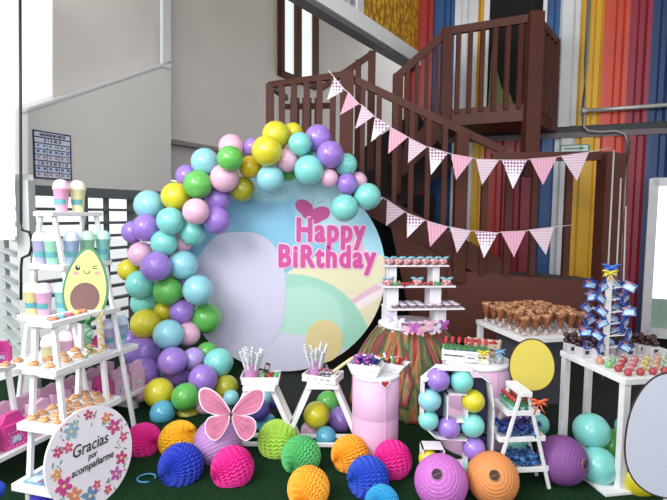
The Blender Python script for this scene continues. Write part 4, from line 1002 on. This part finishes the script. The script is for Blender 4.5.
# gold candy cones
gold = mat('gold_snack', 'a8663a', .35, noise=.6, nscale=70, c2='5a2c1c', bump=.5, bscale=120); film = mat('clear_film', 'cbb9b4', .15, noise=.2, nscale=40, alpha=.75, coat=.5); goldt = mat('gold_tip', 'd09a72', .3, noise=.4, nscale=50, c2='7a4a30')
cn = empty('candy_cone', (0, 0, 0))
b = MB(); b.lathe([(.001, .03), (.008, .035), (.014, .06), (.026, .10), (.031, .125), (.026, .138), (.001, .132)], seg=14, fn=lambda a, z: 1+.05*math.sin(5*a+z*90)); b.build('filling', gold, cn)
b = MB(); b.lathe([(.028, .122), (.034, .135), (.04, .15), (.037, .15), (.03, .134)], seg=18, fn=lambda a, z: 1+.16*math.sin(5*a)); b.build('wrapper_top', goldt, cn)
b = MB(); b.lathe([(.001, .001), (.026, .001), (.022, .012), (.007, .03), (.009, .038), (.001, .04)], seg=16, fn=lambda a, z: 1+.1*math.sin(7*a)); b.build('wrapper_base', film, cn)
k = 0
for j in range(6):
    for i in range(6):
        x = .06+.53*i/5+random.uniform(-.015, .015); y = .1+.54*j/5+random.uniform(-.015, .015)
        if i+j < 0: continue
        p = on(T2, x, y, TZ+.001); lab = 'gold candy cone on the back table, %s row from the front, %s from left' % (ORD[j], ORD[i])
        if k == 0: cn.location = p; tag(cn, lab, 'candy cone', 'gold candy cones crowded on the back table')
        else: dup(cn, p, random.uniform(0, 6), lab, 'candy cone', 'gold candy cones crowded on the back table', sc=random.uniform(1.05, 1.22))
        k += 1

# table 1 items: chocolate pots, pink cake pops, lollipop tree
choc = mat('chocolate', '4a2a2c', .35, noise=.5, nscale=70, c2='1e1214'); potw = mat('pot_white', 'c9c6ca', .4, noise=.05)
cp = empty('chocolate_pot', (0, 0, 0)); b = MB(); b.slab([(-.026, -.026, 0), (.026, -.026, 0), (.026, .026, 0), (-.026, .026, 0)], (0, 0, .045)); b.build('box', potw, cp, .002)
b = MB(); b.box((0, -.027, .024), (.022, .002, .016)); b.build('mark', ink, cp)
b = MB(); rn = random.Random(5)
for q in range(9): b.ball((rn.uniform(-.024, .024), rn.uniform(-.02, .02), .052+rn.uniform(0, .035)), .016, (1, .9, .8), 8)
b.build('chocolates', choc, cp)
for i, (x, y) in enumerate([(.04, .56), (.12, .5), (.06, .46), (.14, .42), (.33, .5), (.36, .42), (.52, .5), (.56, .43)]):
    p = on(T1, x, y, TZ+.001); lab = 'white pot of dark chocolates on the right table, %s from the left' % ORD[i]
    if i == 0: cp.location = p; cp.scale = (1.45,)*3; tag(cp, lab, 'chocolate pot', 'chocolate pots on the right table')
    else: dup(cp, p, .3, lab, 'chocolate pot', 'chocolate pots on the right table', sc=1.45)
pinkp = [mat('pop_pink', 'cf6d78', .45, noise=.3, nscale=60), mat('pop_peach', 'd99a78', .45, noise=.3, nscale=60), mat('pop_red', 'b04448', .4, noise=.2, nscale=60), mat('pop_yellow', 'cfc06a', .4, noise=.2, nscale=60), mat('pop_green', '7fbf7a', .4, noise=.2, nscale=60)]
pn = ['pink', 'peach', 'red', 'yellow', 'green']; pproto = {}
for j in range(4):
    for i in range(9):
        ci = 2 if (j == 0 and i < 6) else (i*3+j*2) % 5; p = on(T1, .06+.085*i, .05+.08*j, TZ+.001)
        lab = '%s candy bundle on the right table, %s row from front, %s from left' % (pn[ci], ORD[j], ORD[i])
        if ci not in pproto:
            e = empty('candy_bundle', p); b = MB(); b.lathe([(.001, 0), (.017, .002), (.024, .018), (.02, .033), (.007, .042), (.001, .043)], seg=12, fn=lambda a, z: 1+.1*math.sin(4*a)); b.build('bundle', pinkp[ci], e)
            b = MB(); b.lathe([(.006, .04), (.016, .056), (.013, .056), (.005, .043)], seg=12, fn=lambda a, z: 1+.2*math.sin(5*a)); b.build('wrapper_top', film, e); pproto[ci] = e; tag(e, lab, 'candy bundle', 'candy bundles on the right table')
        else: dup(pproto[ci], p, random.uniform(0, 6), lab, 'candy bundle', 'candy bundles on the right table')
# lollipop tree
tb = on(T1, .20, .42, TZ+.001)
tr = empty('candy_tree', tb, 0, 'white candy stand with blue packets on the right table', 'candy stand')
b = MB(); b.lathe([(.001, 0), (.06, 0), (.06, .012), (.001, .014)], seg=24); b.build('base', M['white'], tr)
Ht = P(618, 270, tb.y).z-tb.z
b = MB(); b.box((0, 0, Ht/2), (.035, .02, Ht)); b.build('pole', M['white'], tr)
pk = [mat('packet_royal', '2f4fa8', .25, noise=.5, nscale=25, c2='16204f', coat=.4), mat('packet_sky', 'c4dff0', .3, noise=.4, nscale=30, c2='4a7fc0', coat=.4), mat('packet_orange', 'c8694a', .3, noise=.3, nscale=30)]
k = 0
for lv in range(6):
    for a in range(6):
        an = (0 if a < 3 else PI)+(a % 3-1)*.75+random.uniform(-.12, .12); z = .08+lv*(Ht-.19)/5.; rad = .10-.004*lv+.02*(lv % 2)
        b = MB(); b.cyl((0, 0, z-.02), (rad*math.cos(an), rad*math.sin(an), z+.01), .003, seg=6); b.build('branch', M['white'], tr)
        b = MB(); w = .041
        b.slab([(-w, 0, -w*.7), (w, 0, -w*.7), (w*.92, .002, 0), (w, 0, w*.7), (-w, 0, w*.7), (-w*.92, .002, 0)], (0, .016, 0)); b.mi = 1
        b.prism([(-w*.75, -w*.5), (w*.7, -w*.55), (w*.75, w*.3), (-w*.6, w*.4)], -.002, 0); b.mi = 2; b.prism([(-w*.9, w*.35), (w*.1, w*.45), (w*.1, w*.62), (-w*.9, w*.6)], -.002, 0)
        o = b.build('candy_packet', pk, None, .002); rad += .02; o.location = tb+Vector((rad*math.cos(an), rad*math.sin(an), z+.01)); o.rotation_euler = (random.uniform(-.3, .3), random.uniform(-.7, .7), random.uniform(-.8, .8))
        side = 'left' if math.cos(an) < -.3 else 'right' if math.cos(an) > .3 else 'middle'; k += 1
        side = 'right' if a < 3 else 'left'; fb = ('front', 'middle', 'back')[(a % 3) if a < 3 else 2-(a % 3)]
        tag(o, 'blue packet hung %s %s on the white candy stand, %s level from the bottom' % (fb, side, ORD[lv]), 'packet', 'blue packets on the candy stand, %s %s, level %s' % (fb, side, ORD[lv]))
bow(tb+Vector((0, -.02, Ht+.02)), mat('bow_deepblue', '3f6fc8', .4, noise=.1), 'blue ribbon bow crowning the white candy stand', 1.8)
bow(tb+Vector((-.02, -.045, Ht-.015)), mat('bow_yellow', 'e6cf3a'), 'yellow ribbon bow just below the blue bow on the candy stand', 1.5)
# thin cords behind
for i, (x0, x1) in enumerate(((614, 604), (621, 613), (626, 622))):
    b = MB(); g_ = P(x1, 350, 4.95); b.tube([P(x0, 150+28*i, 4.95), (g_.x, g_.y, 0)], .008, 6); tag(b.build('white_pole', mat('pole_grey', 'b4aeac', .5, noise=.05)), 'slim white pole behind the candy stand, %s from the left' % ORD[i], 'pole', 'slim white poles behind the candy stand')

# ================================================================== CAKE STAND WITH TULLE
cd = 4.32; cc = P(411, 322, cd); H = cc.z
tt = empty('cake_table', (cc.x, cc.y, 0), 0, 'round table in a rainbow tulle skirt behind the pink pedestal', 'table')
def tulle():
    m = bpy.data.materials.new('rainbow_tulle'); m.use_nodes = True; nt = m.node_tree; N = nt.nodes; L = nt.links; bs_ = N['Principled BSDF']; bs_.inputs['Roughness'].default_value = .8
    tc = N.new('ShaderNodeTexCoord'); sp = N.new('ShaderNodeSeparateXYZ'); L.new(tc.outputs['Object'], sp.inputs[0])
    at = N.new('ShaderNodeMath'); at.operation = 'ARCTAN2'; L.new(sp.outputs[1], at.inputs[0]); L.new(sp.outputs[0], at.inputs[1])
    cb = N.new('ShaderNodeCombineXYZ'); L.new(at.outputs[0], cb.inputs[0]); ml = N.new('ShaderNodeMath'); ml.operation = 'MULTIPLY'; ml.inputs[1].default_value = .55; L.new(sp.outputs[2], ml.inputs[0]); L.new(ml.outputs[0], cb.inputs[1])
    nz = N.new('ShaderNodeTexNoise'); nz.inputs['Scale'].default_value = 3.4; nz.inputs['Detail'].default_value = 4; nz.inputs['Distortion'].default_value = .4; L.new(cb.outputs[0], nz.inputs['Vector'])
    rp = N.new('ShaderNodeValToRGB'); cr = rp.color_ramp; cols = ['35234a', '6a2b4a', 'a83440', '7a2430', 'c06a48', '6f7f48', '3a4a34', '9a2f3c', 'c0707c', 'a89a50', '4a2f5c']
    while len(cr.elements) < len(cols): cr.elements.new(.5)
    for i, c in enumerate(cols): cr.elements[i].position = .26+.48*i/(len(cols)-1); cr.elements[i].color = lin(c)
    L.new(nz.outputs['Fac'], rp.inputs[0]); L.new(rp.outputs[0], bs_.inputs['Base Color'])
    n2 = N.new('ShaderNodeTexNoise'); n2.inputs['Scale'].default_value = 30; L.new(cb.outputs[0], n2.inputs['Vector']); bp = N.new('ShaderNodeBump'); bp.inputs['Strength'].default_value = .7; bp.inputs['Distance'].default_value = .03; L.new(n2.outputs['Fac'], bp.inputs['Height']); L.new(bp.outputs[0], bs_.inputs['Normal'])
    return m
b = MB(); prof = []
for k in range(21):
    t = k/20; z = H-.03-t*(H-.04); r = .28+.2*math.sin(min(1, t*1.5)*PI/2)+.03*t; prof.append((r, z))
b.lathe(prof[::-1], seg=180, fn=lambda a, z: 1+(.035*math.sin(14*a+z*2)+.02*math.sin(31*a)+.012*math.sin(57*a+z*5))*(1-.55*z/H)); b.build('tulle_skirt', tulle(), tt)
b = MB(); b.lathe([(.001, H-.03), (.27, H-.03), (.285, H-.02), (.285, H-.005), (.275, H), (.001, H)], seg=48); b.lathe([(.27, H-.14), (.285, H-.1), (.28, H-.03), (.26, H-.03)], seg=90, fn=lambda a, z: 1+.03*math.sin(16*a)); b.build('white_top', M['card'], tt)
def small_bfly(loc, c, label, s=1.0, rz=0):
    b = MB()
    for sg_ in (-1, 1):
        b.prism([(0, 0), (sg_*.012*s, .03*s), (sg_*.04*s, .038*s), (sg_*.042*s, .012*s), (sg_*.02*s, -.004*s)], -.003, 0); b.prism([(0, 0), (sg_*.022*s, -.006*s), (sg_*.032*s, -.028*s), (sg_*.016*s, -.036*s), (sg_*.002*s, -.016*s)], -.003, 0)
    b.tube([(0, -.005, .02*s), (0, -.006, -.02*s)], .003*s, 6); o = b.build('paper_butterfly', c); o.location = loc; o.rotation_euler = (-.15, random.uniform(-.3, .3), rz); tag(o, label, 'butterfly', 'paper butterflies on the tulle skirt')
bm_ = {'lavender': mat('pb_lav', 'c3b3e0', .5, noise=.1), 'white': mat('pb_white', 'ddd3e6', .5, noise=.1), 'pink': mat('pb_pink', 'e0a8c0', .5, noise=.1), 'magenta': mat('pb_mag', 'b257b0', .5, noise=.1), 'rose': mat('pb_rose', 'd99ab0', .5, noise=.1)}
for px, py, c, lb in ((392, 318, 'lavender', 'lavender paper butterfly, leftmost on the tulle skirt'), (398, 322, 'white', 'white paper butterfly near left of the tulle skirt'), (409, 330, 'pink', 'pink paper butterfly second row on the tulle skirt'), (414, 328, 'magenta', 'magenta paper butterfly at the middle of the tulle skirt'), (421, 331, 'rose', 'rose paper butterfly right of the magenta one on the skirt'), (429, 325, 'pink', 'pink paper butterfly right of centre on the tulle skirt'), (444, 325, 'magenta', 'magenta paper butterfly, rightmost on the tulle skirt'), (436, 329, 'white', 'white paper butterfly at the right of the tulle skirt')):
    ang = math.atan2(0, 1); x = P(px, py, 3.95).x; dx = max(-.29, min(.29, (x-cc.x)*1.0)); yy = cc.y-math.sqrt(max(.31**2-dx**2, .01))-.05
    small_bfly(P(px, py, yy), bm_[c], lb, 1.15, dx*2)
# tiered display
sh = empty('tiered_display', (cc.x+.03, cc.y+.02, H), .12, 'white three tier cake display on the tulle table', 'display')
def zt_(py, d=4.28): return P(410, py, d).z-H
zs = [zt_(308), zt_(286), zt_(265.5)]; zs[0] = max(zs[0], .1)
ws = [(-.27, .41), (-.32, .33), (-.29, .27)]
for i, (z, (x0, x1)) in enumerate(zip(zs, ws)):
    b = MB(); b.box(((x0+x1)/2, 0, z), (x1-x0, .26-.03*i, .014)); b.build('shelf_board', M['card'], sh, .002)
zz = [0]+zs
for i in range(3):
    for x in ((-.22, .22) if i == 0 else (-.21, .17)):
        wv = (.1 if i < 2 else .06); h0 = zz[i]+(.008 if i else 0); h1 = zz[i+1]-.007
        b = MB(); b.box((x, .02, (h0+h1)/2), (wv, .16, h1-h0)); b.build('divider', M['card'], sh, .002)
# strawberry mini treats with cyan bows
tr1 = empty('mini_treat', (0, 0, 0)); b = MB(); b.lathe([(.001, 0), (.026, 0), (.032, .02), (.027, .038), (.001, .04)], seg=14); b.build('red_cup', mat('treat_red', 'a5444e', .4, noise=.4, nscale=60, c2='e0c8cc'), tr1)
b = MB()
for sg_ in (-1, 1): b.ball((sg_*.022, -.004, .045), .014, (1.3, .6, .6), 8)
b.tube([(-.04, -.006, .052), (0, -.008, .042), (.04, -.004, .056)], .003, 5); b.build('cyan_bow', mat('treat_bow', '79b9c9', .4, noise=.1), tr1)
nT = 0
def put_treat(x, z, row, i):
    global nT
    p = on(sh, x, -.07, 0); p.z = H+z+.008; lab = 'red mini treat with cyan bow on the %s display tier, %s from the left' % (row, ORD[i])
    if nT == 0: tr1.location = p; tr1.scale = (1.35,)*3; tag(tr1, lab, 'treat', 'mini treats on the display')
    else: dup(tr1, p, random.uniform(-.3, .3), lab, 'treat', 'mini treats on the display', sc=1.35)
    nT += 1
for i in range(7): put_treat(-.25+.078*i, zs[2], 'top', i)
for i, x in enumerate((-.26, .0, .26)): put_treat(x, zs[1], 'middle', i)
for i, (x, ci) in enumerate(((-.19, 2), (-.14, 0), (-.08, 0), (.07, 0), (.12, 0), (.18, 2))):
    p = on(sh, x, -.08, 0); p.z = H+zs[1]+.008; candy(ci, p, 'wrapped candies on the middle display tier', '%s wrapped candy on the middle display tier, %s from the left' % (cnames[ci], ORD[i]), 1.3)
# cupcakes
cq = empty('mini_dessert', (0, 0, 0)); b = MB(); b.lathe([(.001, 0), (.024, 0), (.031, .026), (.001, .026)], seg=14, fn=lambda a, z: 1+.02*math.sin(12*a)); b.build('dessert_cup', mat('dessert_mauve', '8f7484', .4, noise=.3, nscale=50), cq)
b = MB(); b.lathe([(.001, .026), (.034, .026), (.034, .033), (.001, .036)], seg=16); b.build('lid', mat('dessert_lid', 'd8cede', .3, noise=.1), cq); nC = 0
def put_c(x, y, z, lab, grp):
    global nC
    p = on(sh, x, y, 0); p.z = z
    if nC == 0: cq.location = p; tag(cq, lab, 'dessert', grp)
    else: dup(cq, p, 0, lab, 'dessert', grp)
    nC += 1
for j in range(3):
    for i in range(8):
        x = -.2+.078*i
        if j > 0 and (abs(x+.21) < .075 or abs(x-.17) < .075): continue
        put_c(x, -.09+.075*j, H+zs[0]+.008, 'mauve lidded dessert on the lowest tier, %s row, %s from left' % (ORD[j], ORD[i]), 'lidded desserts on the lowest display tier')
for i in range(5): put_c(-.13+.07*i, -.17, H+.002, 'mauve lidded dessert on the tulle table top, %s from left' % ORD[i], 'lidded desserts on the tulle table top')

# ================================================================== BUNTING
def pen_mat(kind, c, c2, sc_):
    m = bpy.data.materials.new('pennant_'+kind); m.use_nodes = True; nt = m.node_tree; N = nt.nodes; L = nt.links; bs_ = N['Principled BSDF']; bs_.inputs['Roughness'].default_value = .6
    tc = N.new('ShaderNodeTexCoord'); rp = N.new('ShaderNodeValToRGB'); rp.color_ramp.elements[0].color = lin(c); rp.color_ramp.elements[1].color = lin(c2); rp.color_ramp.interpolation = 'LINEAR'
    if kind in ('striped', 'chevron'):
        w = N.new('ShaderNodeTexWave'); w.inputs['Scale'].default_value = sc_; w.bands_direction = 'X' if kind == 'striped' else 'Z'; w.inputs['Distortion'].default_value = 0 if kind == 'striped' else 1.5; L.new(tc.outputs['Object'], w.inputs['Vector']); L.new(w.outputs['Fac'], rp.inputs[0]); rp.color_ramp.elements[0].position = .4; rp.color_ramp.elements[1].position = .6
    else:
        w = N.new('ShaderNodeTexVoronoi'); w.inputs['Scale'].default_value = sc_; w.inputs['Randomness'].default_value = 0.1; L.new(tc.outputs['Object'], w.inputs['Vector']); L.new(w.outputs['Distance'], rp.inputs[0]); rp.color_ramp.elements[0].position = .36; rp.color_ramp.elements[1].position = .42
    L.new(rp.outputs[0], bs_.inputs['Base Color']); return m
PM = {'dotted': pen_mat('dotted', '8a4f7a', 'e9dfe8', 32), 'striped': pen_mat('striped', 'c86f96', 'ecc6d4', 22), 'chevron': pen_mat('chevron', 'b592b8', 'ecdcd8', 20)}
def string(name, pts, label):
    b = MB(); b.tube(pts, .0045, 5); tag(b.build(name, mat('twine', 'cfc6c0', .7, noise=.1)), label, 'string')
def flags(lst, where, d0, d1):
    tops = []
    n = len(lst)
    for i, (xa, ya, xb, yb, xt, yt, k) in enumerate(lst):
        d = d0+(d1-d0)*i/max(1, n-1)
        A = P(xa, ya, d); B_2 = P(xb, yb, d); T = P(xt, yt, d-.02); c = (A+B_2)/2
        e = empty('bunting_flag', c, 0, '%s triangular pennant, %s from the left on the %s bunting' % (k, ORD[i], where), 'pennant', 'pennants on the %s bunting' % where)
        b = MB(); b.slab([A-c, B_2-c, T-c], (0, .003, 0)); b.build('pennant', PM[k], e)
        b = MB(); b.bar(A-c, B_2-c, .008, .006); b.build('hem', mat('hem', 'd8b8c8', .6, noise=.05), e); tops += [A, B_2]
    return tops
kk = ['dotted', 'striped', 'chevron']
up = [(334, 77, 345, 90, 327, 100, 'dotted'), (348, 92, 359, 104, 340, 115, 'striped'), (362, 105, 374, 116, 355, 129, 'chevron'), (375, 117, 390, 126, 371, 142, 'dotted'), (390, 127, 408, 137, 388, 154, 'striped'), (409, 138, 427, 147, 408, 163, 'chevron'), (429, 147, 448, 153, 431, 175, 'dotted'), (451, 154, 473, 158, 456, 180, 'striped'), (476, 159, 499, 160, 482, 185, 'chevron'), (502, 160, 527, 160, 513, 189, 'dotted'), (530, 159, 557, 157, 543, 185, 'striped'), (561, 156, 589, 152, 577, 181, 'chevron')]
tp = flags(up, 'upper', 4.9, 4.9); string('bunting_string', [P(328, 70, 4.9)]+tp+[P(610, 148, 4.9)], 'thin string of the upper pennant bunting across the staircase')
lo = [(366, 190, 383, 198, 374, 208, 'striped'), (387, 200, 405, 212, 386, 226, 'chevron'), (407, 213, 425, 220, 407, 238, 'dotted'), (427, 221, 448, 227, 430, 247, 'striped'), (450, 227, 471, 231, 457, 253, 'chevron'), (475, 231, 498, 233, 484, 258, 'dotted'), (501, 232, 526, 231, 514, 257, 'striped'), (529, 230, 554, 227, 546, 255, 'chevron')]
tp = flags(lo, 'lower', 4.95, 4.9); string('bunting_string', [P(352, 184, 4.95)]+tp+[P(572, 225, 4.9)], 'thin string of the lower pennant bunting below the other')


# ================================================================== LIGHT, WORLD, CAMERA
w = bpy.data.worlds.new('World'); SC.world = w; w.use_nodes = True
bg = w.node_tree.nodes['Background']; bg.inputs[0].default_value = (.93, .96, 1.0, 1); bg.inputs[1].default_value = 1.15
def area(loc, rot, size, power, c=(1, 1, 1), sy=None):
    l = bpy.data.lights.new('area', 'AREA'); l.energy = power; l.size = size; l.color = c
    if sy: l.shape = 'RECTANGLE'; l.size_y = sy
    o = bpy.data.objects.new('area_light', l); COL.objects.link(o); o.location = loc; o.rotation_euler = rot; return o
area((-3.0, .8, 3.6), (math.radians(50), 0, math.radians(-50)), 2.0, 190)  # added area light for the daylight from the left
area((-.8, -1.6, 3.2), (math.radians(78), 0, math.radians(-8)), 3.0, 110)  # added soft fill behind the camera, brightens upright fronts
area((0.2, 1.2, 5.5), (math.radians(12), 0, 0), 2.5, 60)  # added overhead light above the view
cam = bpy.data.cameras.new('camera'); co = bpy.data.objects.new('camera', cam); COL.objects.link(co); SC.camera = co
cam.sensor_width = 36; cam.lens = 36*F/667
m = Matrix((_R, _U, -_F)).transposed().to_4x4(); m.translation = CAM; co.matrix_world = m
SC.view_settings.view_transform = 'Standard'; SC.view_settings.look = 'None'; SC.view_settings.exposure = 0.1
